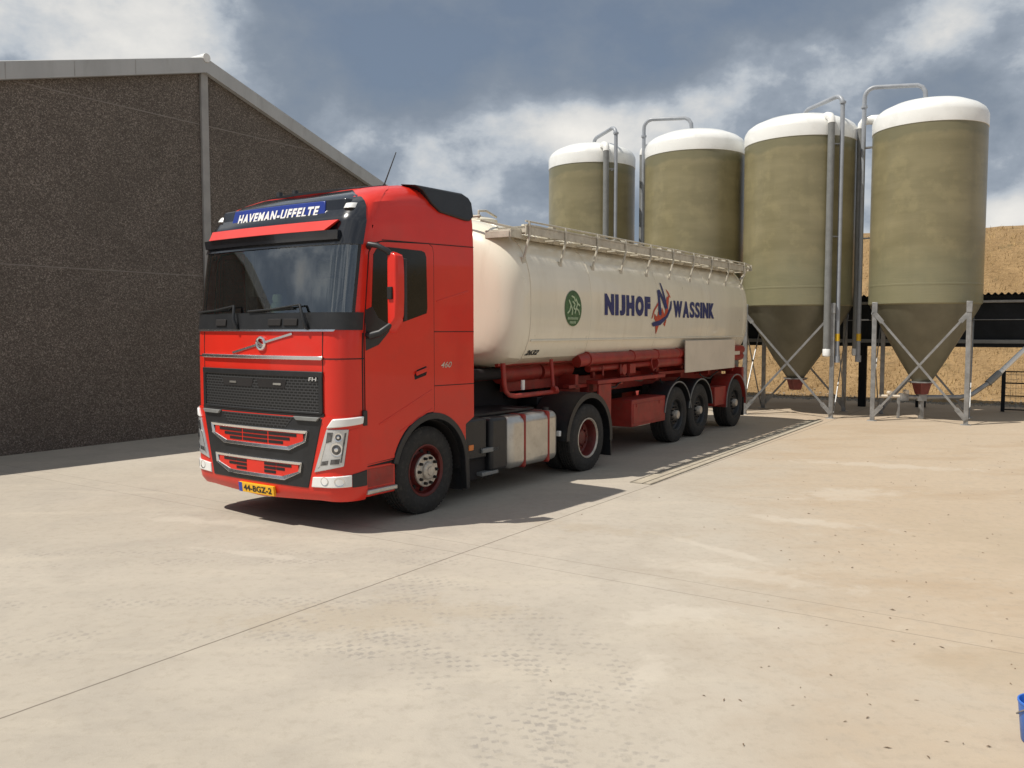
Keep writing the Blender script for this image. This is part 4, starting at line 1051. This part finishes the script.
for x in (5.3, 5.95, 6.15): vlv.tube([(x, .18, 1.40), (x, .18, 1.56)], .018, 8)
vlv.lathe([(0, -.05), (.09, -.05), (.11, 0), (.09, .05), (0, .05)], 16, 'y', (6.05, .2, 1.47)); vlv.box(6.2, 6.42, .12, .3, 1.40, 1.56)
vlv.tube([(6.95, .05, 1.72), (6.90, .04, 1.55), (7.0, .05, 1.42), (7.12, .06, 1.46)], .014, 8)
vlv.build('valve', M['red_dark'], trailer, 40)
sp_ = MB(); sp_.box(8.33, 11.12, -.03, -.005, 1.325, 1.945); sp_.build('side_panel', M['panel'], trailer, 30, .006)
for x in (8.8, 10.6): pass
# landing legs, tool boxes
for yy0 in (.30, TW - .46):
    lgm = MB(); lgm.box(5.02, 5.20, yy0, yy0 + .16, .52, 1.27); lgm.box(5.05, 5.17, yy0 + .02, yy0 + .14, .30, .55); lgm.box(4.98, 5.24, yy0 - .03, yy0 + .19, .27, .31)
    lgm.box(5.02, 5.46, .10 if yy0 < 1 else TW - .14, .14 if yy0 < 1 else TW - .10, .52, 1.262)
    lgm.build('landing_leg', M['red_dark'], trailer, 30, .008)
for sd in (0, 1):
    yy = (lambda q: q) if sd == 0 else (lambda q: TW - q)
    a, b = sorted((yy(.03), yy(.48)))
    t_ = MB(); t_.box(6.10, 7.52, a, b, .47, .94); t_ = t_.build('tool_box', M['red_dark'], trailer, 30, .012)
    a, b = sorted((yy(.018), yy(.05)))
    d_ = MB(); d_.box(6.14, 7.48, a, b, .52, .87); d_.build('box_door', M['red_dark'], t_, 30, .008)
    a, b = sorted((yy(.008), yy(.03)))
    for x in (6.25, 7.2):
        c_ = MB(); c_.box(x, x + .04, a, b, .81, .87); c_.build('latch', M['red_dark'], t_, 30, .004)
    
    a, b = sorted((yy(.04), yy(.30)))
    MB().box(10.12, 10.78, a, b, .54, .94).build('hose_box', M['red_dark'], trailer, 30, .012)
    for xw, last in ((8.07, 0), (9.24, 0), (11.37, 1)):
        g = MB(); y0, y1 = sorted((yy(.0), yy(.44)))
        a0, a1 = (172, 8) if not last else (185, -5)
        g.prism(arc(xw, .53, .64, a0, a1, 20) + arc(xw, .53, .615, a1, a0, 20), lambda x, z: (x, y0, z), lambda x, z: (x, y1, z))
        gd = g.build('mudguard', M['black'] if not last else M['red_dark'], trailer, 40)
        e_ = MB(); y2, y3 = sorted((yy(-.008), yy(.012)))
        e_.prism(arc(xw, .53, .645, a0, a1, 20) + arc(xw, .53, .625, a1, a0, 20), lambda x, z: (x, y2, z), lambda x, z: (x, y3, z))
        e_.build('mudguard_edge', M['pvc_dark'], gd, 40)
    a, b = sorted((yy(.02), yy(.42)))
    MB().box(11.90, 11.93, a, b, .20, .62).build('mudflap', M['black'], trailer, 30)
rb = MB(); rb.tube([(12.15, .10, .55), (12.15, TW - .10, .55)], .06, 12); rb.box(12.0, 12.12, .10, .5, .50, 1.30); rb.box(12.0, 12.12, TW - .5, TW - .10, .50, 1.30); rb.build('rear_bumper', M['red_dark'], trailer, 30, .01)
for y0 in (.12, TW - .45):
    tl = MB(); tl.box(12.12, 12.16, y0, y0 + .33, .85, .98); tl.build('tail_lamp', M['boot_red'], trailer, 30, .006)
am = MB(); am.box(11.05, 11.60, .02, .06, 1.60, 1.68); am.build('reflector_strip', M['panel'], trailer, 30, .004)
for xw in (8.07, 9.24, 11.37):
    ax = MB(); ax.tube([(xw, .3, .53), (xw, TW - .3, .53)], .075, 10); ax.box(xw - .3, xw + .3, .5, .62, .6, 1.1); ax.box(xw - .3, xw + .3, TW - .62, TW - .5, .6, 1.1)
    ax.build('axle', M['gap'], trailer, 30)
tw0 = wheel(trailer, 8.07, .02, .53, .535, .37, .30, 'trailer')
for xw in (9.24, 11.37): copy_part(tw0, trailer, (xw, .02, .53))
for xw in (8.07, 9.24, 11.37): copy_part(tw0, trailer, (xw, TW - .02, .53), (0, 0, math.pi))

# ------------------------------------------------------------------ FEED SILOS
ROW = R(90 - 119)       # local x runs along the row (towards the right), local y away from the yard
def silo(cx, cy, rad, label, pipes_left, S=.985):
    t = thing('feed_silo', label, 'silo', (cx, cy, 0), ROW, 'feed silos in a row')
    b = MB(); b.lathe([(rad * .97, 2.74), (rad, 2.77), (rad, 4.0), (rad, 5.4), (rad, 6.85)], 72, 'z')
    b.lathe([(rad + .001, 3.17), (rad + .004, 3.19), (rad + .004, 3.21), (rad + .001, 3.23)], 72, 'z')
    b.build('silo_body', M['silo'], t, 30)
    c = MB(); c.lathe([(rad - .01, 6.82), (rad + .010, 6.83), (rad + .012, 7.10), (rad - .01, 7.17), (rad * .955, 7.25), (rad * .86, 7.345), (rad * .66, 7.46), (rad * .35, 7.54), (.22, 7.56), (.20, 7.575), (0, 7.575)], 72, 'z')
    cap = c.build('silo_cap', M['white_cap'], t, 34)
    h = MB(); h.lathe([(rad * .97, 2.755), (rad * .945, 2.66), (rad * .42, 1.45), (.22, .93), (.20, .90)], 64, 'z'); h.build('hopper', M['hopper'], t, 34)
    bt = MB()
    for (z, w) in ((.88, .235), ):
        pass
    bt.lathe([(.24, .90), (.27, .89), (.27, .865), (.22, .86), (.155, .62), (.15, .60), (0, .60)], 4, 'z'); bt.build('outlet_boot', M['boot_red'], t, 30, .008)
    br = MB(); br.lathe([(.19, .885), (.30, .885), (.30, .915), (.19, .915)], 24, 'z', close=True); br.build('outlet_flange', M['galv'], t, 30)
    for lx, ly in ((-S, -S), (S, -S), (-S, S), (S, S)):
        l = MB(); l.box(lx - .05, lx + .05, ly - .05, ly + .05, .012, 2.80); l.box(lx - .11, lx + .11, ly - .11, ly + .11, 0, .012); l.box(lx - .06, lx + .06, ly - .06, ly + .06, 2.55, 2.80)
        l.build('leg', M['galv'], t, 30, .006)
    for (ax_, ay, bx_, by) in ((-S, -S, S, -S), (-S, S, S, S), (-S, -S, -S, S), (S, -S, S, S)):
        o = .035 if ay == by else 0; o2 = .035 if ax_ == bx_ else 0
        for k_, (p, q) in enumerate((((ax_, ay), (bx_, by)), ((bx_, by), (ax_, ay)))):
            sh = (.012 if k_ else -.012)
            oy = (math.copysign(o + .02, ay) if o else 0) + (sh if o else 0); ox = (math.copysign(o2 + .02, ax_) if o2 else 0) + (sh if o2 else 0)
            P0 = Vector((p[0] + ox, p[1] + oy, 2.55)); P1 = Vector((q[0] + ox, q[1] + oy, .12)); d = (P1 - P0).normalized()
            m = MB(); m.bar(P0 + d * .25, P1 - d * .25, .022, .05); m.bar(P0, P0 + d * .28, .010, .10); m.bar(P1 - d * .32, P1, .010, .10)
            m.build('brace', M['galv'], t, 30)
    # filling pipe (thin, over the roof) and return pipe (thick)
    PT = 7.78 if pipes_left else 7.52
    if pipes_left: fx, fy, vx, vy = -1.44, -.10, -1.52, .02
    else: fx, fy, vx, vy = 1.15, -.98, .93, -1.14
    d = Vector((-fx, -fy, 0)).normalized(); f0 = Vector((fx, fy, 0)); L = f0.length
    pts = [f0 + Vector((0, 0, 1.45)), f0 + Vector((0, 0, 4)), f0 + Vector((0, 0, PT))]
    for q in range(1, 7):
        a = math.pi / 2 * q / 6; pts.append(f0 + Vector((0, 0, PT)) + d * .24 * (1 - math.cos(a)) + Vector((0, 0, .24 * math.sin(a))))
    e1 = f0 + d * (L - .28)
    pts += [e1 + Vector((0, 0, PT + .18)), e1 + d * .10 + Vector((0, 0, PT + .13)), e1 + d * .17 + Vector((0, 0, PT + .02)), e1 + d * .19 + Vector((0, 0, 7.52))]
    fpm = MB(); fpm.tube(pts, .052, 14); fpm.lathe([(.055, 1.36), (.072, 1.36), (.072, 1.52), (.055, 1.52)], 14, 'z', (fx, fy, 0), close=True)
    fpm.lathe([(.052, 7.55), (.075, 7.55), (.075, 7.60), (.052, 7.60)], 14, 'z', (fx, fy, 0), close=True)
    fpo = fpm.build('filling_pipe', M['pvc'], t, 40)
    sk = MB(); sk.lathe([(.0545, 1.88), (.0545, 2.06)], 14, 'z', (fx, fy, 0)); sk.build('sticker', M['sticker'], fpo)
    v0 = Vector((vx, vy, 0)); dv = Vector((-vx, -vy, 0)).normalized()
    vp = MB(); vp.tube([v0 + Vector((0, 0, 1.60)), v0 + Vector((0, 0, 4)), v0 + Vector((0, 0, 6.9)), v0 + Vector((0, 0, 7.12))], .082, 16)
    vpo = vp.build('return_pipe', M['pvc_dark'], t, 40)
    ve = MB(); ve.tube([v0 + Vector((0, 0, 7.08)), v0 + Vector((0, 0, 7.18)) + dv * .015, v0 + Vector((0, 0, 7.25)) + dv * .07, v0 + Vector((0, 0, 7.28)) + dv * .18, v0 + Vector((0, 0, 7.24)) + dv * .55], [.088, .092, .10, .11, .13], 16)
    ve.build('pipe_elbow', M['white_cap'], cap, 40)
    vc = MB(); vc.lathe([(0, 1.50), (.06, 1.50), (.092, 1.53), (.092, 1.68), (.085, 1.69)], 16, 'z', (vx, vy, 0)); vc.build('pipe_cap', M['white_led'], vpo, 40)
    for z in (2.4, 4.4, 6.6):
        kb = MB()
        for (x, y) in ((fx, fy), (vx, vy)):
            u = Vector((-x, -y, 0)).normalized(); p = Vector((x, y, z))
            kb.bar(p + u * .05, p + u * max(.1, (p.to_2d().length - rad + .02)), .03, .03)
        kb.bar((fx, fy, z), (vx, vy, z), .02, .03)
        kb.build('pipe_bracket', M['galv'], t, 30)
    return t
silo(9.90, 20.74, 1.245, 'rightmost olive fibreglass feed silo standing alone against the tan bank, auger at its outlet', True)
silo(7.37, 22.33, 1.37, 'olive feed silo just behind the rear end of the tank trailer, hopper visible below', False, 1.05)
silo(5.01, 23.92, 1.345, 'third olive feed silo from the right, its legs hidden behind the cream tank', True)
silo(2.34, 25.55, 1.255, 'leftmost and farthest olive feed silo, rising beside open sky above the tank', False)

# augers
au = thing('feed_auger', 'galvanised feed auger tube running from the rightmost silo outlet up to the right', 'auger', (9.90, 20.74, 0), 0)
a_ = MB(); a_.tube([(-.35, .17, .53), (.0, 0, .53), (1.0, .12, .52), (1.3, .16, .58), (1.72, .22, .85), (2.1, .27, 1.18)], .055, 12)
for x, y, z in ((-.35, .17, .53), (0, 0, .53)): a_.box(x - .09, x + .09, y - .09, y + .09, z - .09, z + .08)
ab = a_.build('auger_pipe', M['galv'], au, 40)
a_ = MB(); a_.tube([(1.72, .22, .85), (2.02, .26, 1.11)], .08, 12); a_.build('coupling', M['pvc_dark'], au, 40)
a_ = MB(); a_.tube([(2.0, .255, 1.09), (2.55, .35, 1.57), (5.0, .75, 3.6)], .058, 12); a_.build('rising_tube', M['white_cap'], au, 40)  # white colour stands in for sunlight on the galvanised tube
a_ = MB(); a_.box(-.05, .05, -.05, .05, .0, .45); a_.build('auger_stand', M['galv'], au, 30, .01)
a_ = MB(); a_.tube([(-.35, .12, .66), (-.35, -.02, .66)], .05, 10); a_.tube([(-.70, .22, .62), (-.70, .08, .62)], .05, 10); a_.tube([(-.9, .3, .53), (-.3, .17, .53)], .04, 10); a_.build('auger_motor', M['panel'], au, 40)
a_ = MB(); a_.box(-.50, -.44, .15, .21, .0, .50); a_.build('auger_stand', M['galv'], au, 30, .006)
bkk = thing('block', 'small black block on the ground behind the rightmost silo outlet', 'block', (11.44, 24.0, 0), ROW)
b_ = MB(); b_.box(-.13, .13, -.12, .12, 0, .23); b_.build('block_body', M['shed_dark'], bkk, 30, .015)
b_ = MB(); b_.tube([(-.06, 0, .225), (-.05, 0, .26), (.05, 0, .26), (.06, 0, .225)], .01, 6); b_.build('lifting_eye', M['galv'], bkk, 30)

# ------------------------------------------------------------------ BARN
barn = thing('barn', 'long barn gable wall of dark brown exposed-aggregate concrete with grey bargeboard', 'barn', (-6.75, 17.55, 0), R(90 - 33.5))
W1 = None
# local x runs along the gable away from the viewer, local y = to the left (behind the wall)
def WX(u): return u
RU, RZ = 0.66, 7.72
UL, UR = -11.5, 12.4
ZL, ZR = RZ - .272 * (RU - UL), RZ - .33 * (UR - RU)
wa = MB(); wa.prism([(UL, -.2), (UR, -.2), (UR, ZR - .12), (RU, RZ - .12), (UL, ZL - .12)], lambda x, z: (x, 0, z), lambda x, z: (x, .25, z))
wa.build('gable_wall', M['wall'], barn, 20)
for z in (3.27, 6.38):
    wj = MB()
    e0 = max(UL, RU - (RZ - .31 - z) / .272); e1 = min(UR, RU + (RZ - .31 - z) / .33)
    wj.box(e0, e1, -.004, .02, z - .010, z + .010)
    wj.build('panel_joint', M['joint'], barn)
jc = MB(); jc.box(RU - .085, RU + .085, -.07, -.0, 0, RZ - .27); jc.build('joint_cover', M['pipe_grey'], barn, 30, .012)
for (u0, z0, u1, z1) in ((UL - .3, ZL - .087, RU, RZ), (RU, RZ, UR + .3, ZR - .099)):
    tr_ = MB(); tr_.prism([(u0, z0 - .29), (u1, z1 - .29), (u1, z1), (u0, z0)], lambda x, z: (x, -.14, z), lambda x, z: (x, -.02, z))
    tr_.build('bargeboard', M['trim'], barn, 20)
for q in range(10):
    bt_ = MB()
    u = RU - 1.6 - q * 1.2; z = RZ - .272 * (RU - u); bt_.box(u - .008, u + .008, -.143, -.139, z - .28, z - .015)
    bt_.build('board_joint', M['pipe_grey'], barn)
LEN = 30
for (u0, z0, u1, z1) in ((UL - .3, ZL - .087, RU, RZ), (RU, RZ, UR + .3, ZR - .099)):
    rf = MB(); rf.patch(lambda u, v, k: (u0 + (u1 - u0) * v, -.12 + LEN * u, z0 + (z1 - z0) * v + .01 + .022 * math.sin(u * LEN * 2 * math.pi / .35) - .05 * k), 520, 2, True)
    rf.build('roof', M['roof_sheet'], barn, 60)
rd = MB(); rd.tube([(RU, -.16, RZ + .0), (RU, LEN, RZ + .0)], .09, 10); rd.build('ridge_cap', M['ridge'], barn, 40)
sw_ = MB()
for u in (UL, UR - .2): sw_.box(u, u + .2, .26, LEN - .3, -.2, (ZL if u == UL else ZR) - .15)
sw_.box(UL, UR, LEN - .3, LEN - .1, -.2, ZR - .2)
sw_.build('side_wall', M['wall'], barn)

# ------------------------------------------------------------------ LOW DARK SHED, FENCE
shed = thing('low_shed', 'low dark sheet-metal shed on posts behind the silos with corrugated roof edge', 'shed', (9.71, 24.0, 0), ROW)
s_ = MB(); s_.box(-9, 15, .05, 1.3, 1.86, 2.86); s_.build('cladding', M['shed_dark'], shed, 30)
s_ = MB(); s_.patch(lambda u, v, k: (-9.1 + 24.3 * u, -.22 + 1.9 * v, 3.09 - .12 * v + .028 * math.sin(u * 24.3 * 2 * math.pi / .15) - .02 * k), 1300, 2, True); s_.build('corrugated_roof', M['shed_dark'], shed, 60)
s_ = MB(); s_.box(-9, 15, -.06, .04, 2.86, 2.93); s_.build('eaves_beam', M['galv'], shed, 30, .01)
s_ = MB(); s_.box(-9, 15, .0, .10, 2.935, 3.06); s_.build('fascia', M['shed_dark'], shed, 30)
s_ = MB(); s_.box(-9, 15, -.05, .05, 1.80, 1.90); s_.build('lower_beam', M['pvc_dark'], shed, 30, .01)
s_ = MB(); s_.box(-9, 15, .0, .6, 1.70, 1.795); s_.build('sill_plate', M['shed_dark'], shed, 30)
s_ = MB(); s_.tube([(-9, .035, 2.42), (15, .035, 2.42)], .012, 6); s_.build('wire', M['galv'], shed)
for x in (-7.6, -3.6, .05, 6.4, 10.6, 14.4):
    s_ = MB(); s_.box(x - .10, x + .10, .15, .37, 0, 1.72); s_.build('post', M['shed_dark'], shed, 30, .01)

fence = thing('wire_fence', 'dark wire mesh fence with steel posts at the foot of the tan bank', 'fence', (12.95, 22.62, 0), ROW)
for x in (0.0, 2.4, 4.8):
    f_ = MB(); f_.box(x - .045, x + .045, -.045, .045, 0, 1.18); f_.build('post', M['shed_dark'], fence, 30, .006)
f_ = MB()
for z in (.06, .42, .76, 1.06): f_.tube([(0, 0, z), (4.8, 0, z)], .018, 6)
f_.build('rail', M['shed_dark'], fence)
f_ = MB()
x = .05
while x < 4.8: f_.tube([(x, .012, .05), (x, .012, 1.05)], .0035, 4, False); x += .12
z = .14
while z < 1.05: f_.tube([(0, .016, z), (4.8, .016, z)], .0035, 4, False); z += .12
f_.build('wire_mesh', M['galv'], fence)

# ------------------------------------------------------------------ BUCKET
bu = thing('bucket', 'blue plastic bucket on the concrete, cut by the right picture edge', 'bucket', (2.77, 4.36, 0), R(20))
b_ = MB(); b_.lathe([(0, .0), (.095, .0), (.101, .006), (.120, .205), (.123, .207), (.123, .216), (.115, .217), (.112, .21), (.09, .015), (0, .012)], 36, 'z'); b_.build('bucket_shell', M['bucket'], bu, 40)
b_ = MB(); b_.tube([(.123 * math.cos(a), .123 * math.sin(a), .20 - .09 * math.sin(a)) for a in [math.pi * i / 14 for i in range(15)]], .004, 6); b_.build('handle', M['galv'], bu)

# ------------------------------------------------------------------ GROUND
gr = MB(); gr.patch(lambda u, v, k: (-300 + 600 * u, -200 + 600 * v, 0), 4, 4)
ground = struct(gr.build('ground', M['concrete'], None))
dm = MB(); D0 = Vector((1.80, 11.95, 0)); D1 = Vector((7.25, 20.40, 0)); dd = (D1 - D0).normalized(); dn = Vector((dd.y, -dd.x, 0)); LD = (D1 - D0).length
def dbox(mb, l0, l1, a, b, z):
    mb.add([D0 + dd * l + dn * w + Vector((0, 0, z)) for l, w in ((l0, a), (l1, a), (l1, b), (l0, b))], [(0, 1, 2, 3)])
dm.cur = 0; dbox(dm, 0, LD, -.16, .16, .004)
dm.cur = 1
dbox(dm, 0, LD, .135, .165, .008); dbox(dm, 0, LD, -.165, -.15, .008); dbox(dm, 0, LD, .02, .035, .008)
l = 0
while l < LD: dbox(dm, l, l + .008, -.15, .135, .012); l += 1.0
struct(dm.build('drain_channel', [M['concrete_strip'], M['drain_slot']], None, fix=False))

# bank behind the silos
RX = Vector((math.cos(ROW), math.sin(ROW), 0)); RY = Vector((-math.sin(ROW), math.cos(ROW), 0)); B0 = Vector((9.71, 24.0, 0)) + RY * 2.6
import mathutils
def nz(p, s): return mathutils.noise.fractal(Vector(p) * s, .9, 2.0, 5)
def bank(u, v, k):
    x = -45 + 95 * u; d = 38 * v ** 1.5
    z = lerpt([(0, -.05), (.5, .12), (1.2, .6), (7.4, 5.45), (8.6, 5.95), (9.8, 6.1), (16, 6.15), (60, 6.2)], d)
    p = B0 + RX * x + RY * d
    z += (nz((p.x, p.y, 0), .5) * .16 + nz((p.x, p.y, 4), 2.2) * .08) * min(1, d) * (1 if d < 7 else max(.25, 1 - (d - 7) * .4))
    return (p.x, p.y, z)
bkm = MB(); bkm.patch(bank, 330, 90)
struct(bkm.build('bank', M['bank'], None, 60))
gv = MB()
rnd = random.Random(3)
for i in range(5200):
    x = rnd.uniform(-9, 12); d = rnd.gauss(-.05, .28); s = rnd.uniform(.012, .045)
    p = B0 + RX * x + RY * d; zz = max(0, lerpt([(0, -.05), (.5, .12), (1.2, .6)], d))
    vs = [(p.x + s * dx * rnd.uniform(.6, 1.3), p.y + s * dy * rnd.uniform(.6, 1.3), zz + s * dz) for dx, dy, dz in ((1, 0, .1), (-.5, .9, .1), (-.5, -.9, .1), (0, 0, .8))]
    gv.add(vs, [(0, 1, 3), (1, 2, 3), (2, 0, 3)])
tag(gv.build('gravel', M['gravel'], None, 10, fix=False), 'loose grey gravel along the foot of the tan bank', 'gravel', kind='stuff')
sg2 = MB()
for i in range(16000):
    x = rnd.uniform(-7, 13); v = rnd.uniform(.06, .37); q = bank((x + 45) / 95, v, 0); h = rnd.uniform(.05, .16); a = rnd.uniform(0, 6.28); w = rnd.uniform(.006, .016); l_ = rnd.uniform(-.08, .08); l2 = rnd.uniform(-.08, .08)
    sg2.add([(q[0] - w * math.cos(a), q[1] - w * math.sin(a), q[2] - .02), (q[0] + w * math.cos(a), q[1] + w * math.sin(a), q[2] - .02), (q[0] + l_, q[1] + l2, q[2] + h)], [(0, 1, 2)])
tag(sg2.build('dry_grass', M['straw'], None, 10, fix=False), 'dry straw-coloured grass covering the bank slope', 'grass', kind='stuff')
# leaf scraps and crumbs on the right half of the yard
db = MB()
for i in range(170):
    y = rnd.uniform(4.2, 17); lo_ = .18 * y + .3; x = lo_ + (rnd.random() ** .7) * (.60 * y - lo_)
    if rnd.random() < .10: x = rnd.uniform(.0, .62) * y
    s = rnd.uniform(.0035, .009); a = rnd.uniform(0, 6.28); e = rnd.uniform(1.2, 3.2)
    u = Vector((math.cos(a), math.sin(a), 0)) * s * e; w = Vector((-math.sin(a), math.cos(a), 0)) * s * rnd.uniform(.4, .9); c = Vector((x, y, .003))
    up = Vector((0, 0, rnd.uniform(.002, .009)))
    db.add([c - u, c - w * .8 + up, c + u + up * .3, c + w + up * .6], [(0, 1, 2), (0, 2, 3)])
tag(db.build('leaf_debris', M['debris'], None, 10, fix=False), 'small brown leaf scraps and crumbs scattered on the concrete yard', 'debris', kind='stuff')

# ------------------------------------------------------------------ LIGHT, SKY, CAMERA
SUN_DIR = Vector((-math.sin(R(69)) , -math.cos(R(69)), 0)) * math.cos(R(59.5)) + Vector((0, 0, math.sin(R(59.5))))
sun = bpy.data.lights.new('sun', 'SUN'); sun.energy = 4.6; sun.angle = R(.53); sun.color = (1, .945, .86)
so = bpy.data.objects.new('sun', sun); C.objects.link(so); so.location = SUN_DIR * 30
so.rotation_euler = SUN_DIR.to_track_quat('Z', 'Y').to_euler()

def world():
    w = bpy.data.worlds.new('World'); SC.world = w; w.use_nodes = True
    nt = w.node_tree; k = NB(nt); bg = nt.nodes['Background']
    sky = k.new('ShaderNodeTexSky', sky_type='NISHITA'); sky.sun_disc = False
    sky.sun_elevation = R(59.5); sky.sun_rotation = math.atan2(SUN_DIR.x, SUN_DIR.y)
    sky.air_density = 1.0; sky.dust_density = 1.0; sky.ozone_density = 1.0
    g = k.new('ShaderNodeTexCoord').outputs['Generated']
    sp = k.new('ShaderNodeSeparateXYZ'); k.link(g, sp.inputs[0])
    v = k.mapping(g, (1, 1, 1.6))
    n1 = k.noise(v, 3.4, 9, .56, .15)
    n2 = k.noise(k.mapping(g, (1, 1, 1.45), loc=(3.1, .4, 0)), 7.0, 9, .58, .05)
    def dirv(px, py):
        d = Vector(((px - 512) / 860, 1, -(py - 330) / 860)); d.normalize(); return d
    def lobe(px, py, r, sx=1.0):
        d = dirv(px, py)
        q = k.vmath('MULTIPLY', k.vmath('SUBTRACT', g, tuple(d)), (1 / sx, 1 / sx, 1.0))
        return k.step(k.vmath('LENGTH', q), r, 0)
    f = k.math('ADD', k.math('ADD', .5, k.math('MULTIPLY', k.math('SUBTRACT', n1, .5), .85)), k.math('MULTIPLY', k.math('SUBTRACT', n2, .5), .78))
    for px, py, r, sx, amt in ((70, 25, .13, 2.0, .24), (200, 35, .08, 1.6, .16), (330, 120, .08, 2.0, .05), (430, 180, .09, 1.6, .13), (575, 135, .055, 2.2, .25), (790, 75, .075, 2.0, .27), (700, 105, .05, 2.2, .14), (925, 40, .055, 1.5, .20), (1005, 215, .03, 1.5, .22),
                               (330, 45, .11, 2.4, -.16), (480, 40, .13, 2.2, -.22), (640, 40, .13, 2.4, -.26), (840, 15, .07, 2.2, -.16), (930, 140, .08, 1.6, -.10), (500, 105, .06, 2.2, -.10), (560, 180, .05, 1.5, -.06)):
        f = k.math('ADD', f, k.math('MULTIPLY', lobe(px, py, r, sx), amt))
    cl = k.ramp(f, [(.20, (1.42, 1.72, 2.18)), (.40, (1.95, 2.32, 2.85)), (.50, (2.65, 3.05, 3.6)), (.57, (4.15, 4.5, 4.9)), (.68, (5.9, 5.9, 5.8)), (.86, (7.4, 7.2, 6.8))])
    # towards the zenith and behind the camera the cloud thins out into brighter haze
    mask = k.step(f, .15, .45, .75, 1.0)
    c = k.mix(mask, sky.outputs[0], cl)
    k.link(c, bg.inputs['Color']); bg.inputs['Strength'].default_value = .115
world()

cam = bpy.data.cameras.new('camera'); co = bpy.data.objects.new('camera', cam); C.objects.link(co)
cam.sensor_width = 36; cam.lens = 860 / 1024 * 36; cam.clip_start = .05; cam.clip_end = 2000
co.location = (0, 0, 2.15); co.rotation_euler = (R(90) - math.atan(54 / 860), 0, 0)
SC.camera = co
vs_ = SC.view_settings
vs_.view_transform = 'Standard'; vs_.look = 'None'; vs_.gamma = 1; vs_.exposure = 0.06; vs_.use_curve_mapping = False
SC.render.resolution_x, SC.render.resolution_y = 1024, 768
SC.cycles.max_bounces = 6; SC.cycles.transparent_max_bounces = 8
try: SC.cycles.use_denoising = True
except Exception: pass
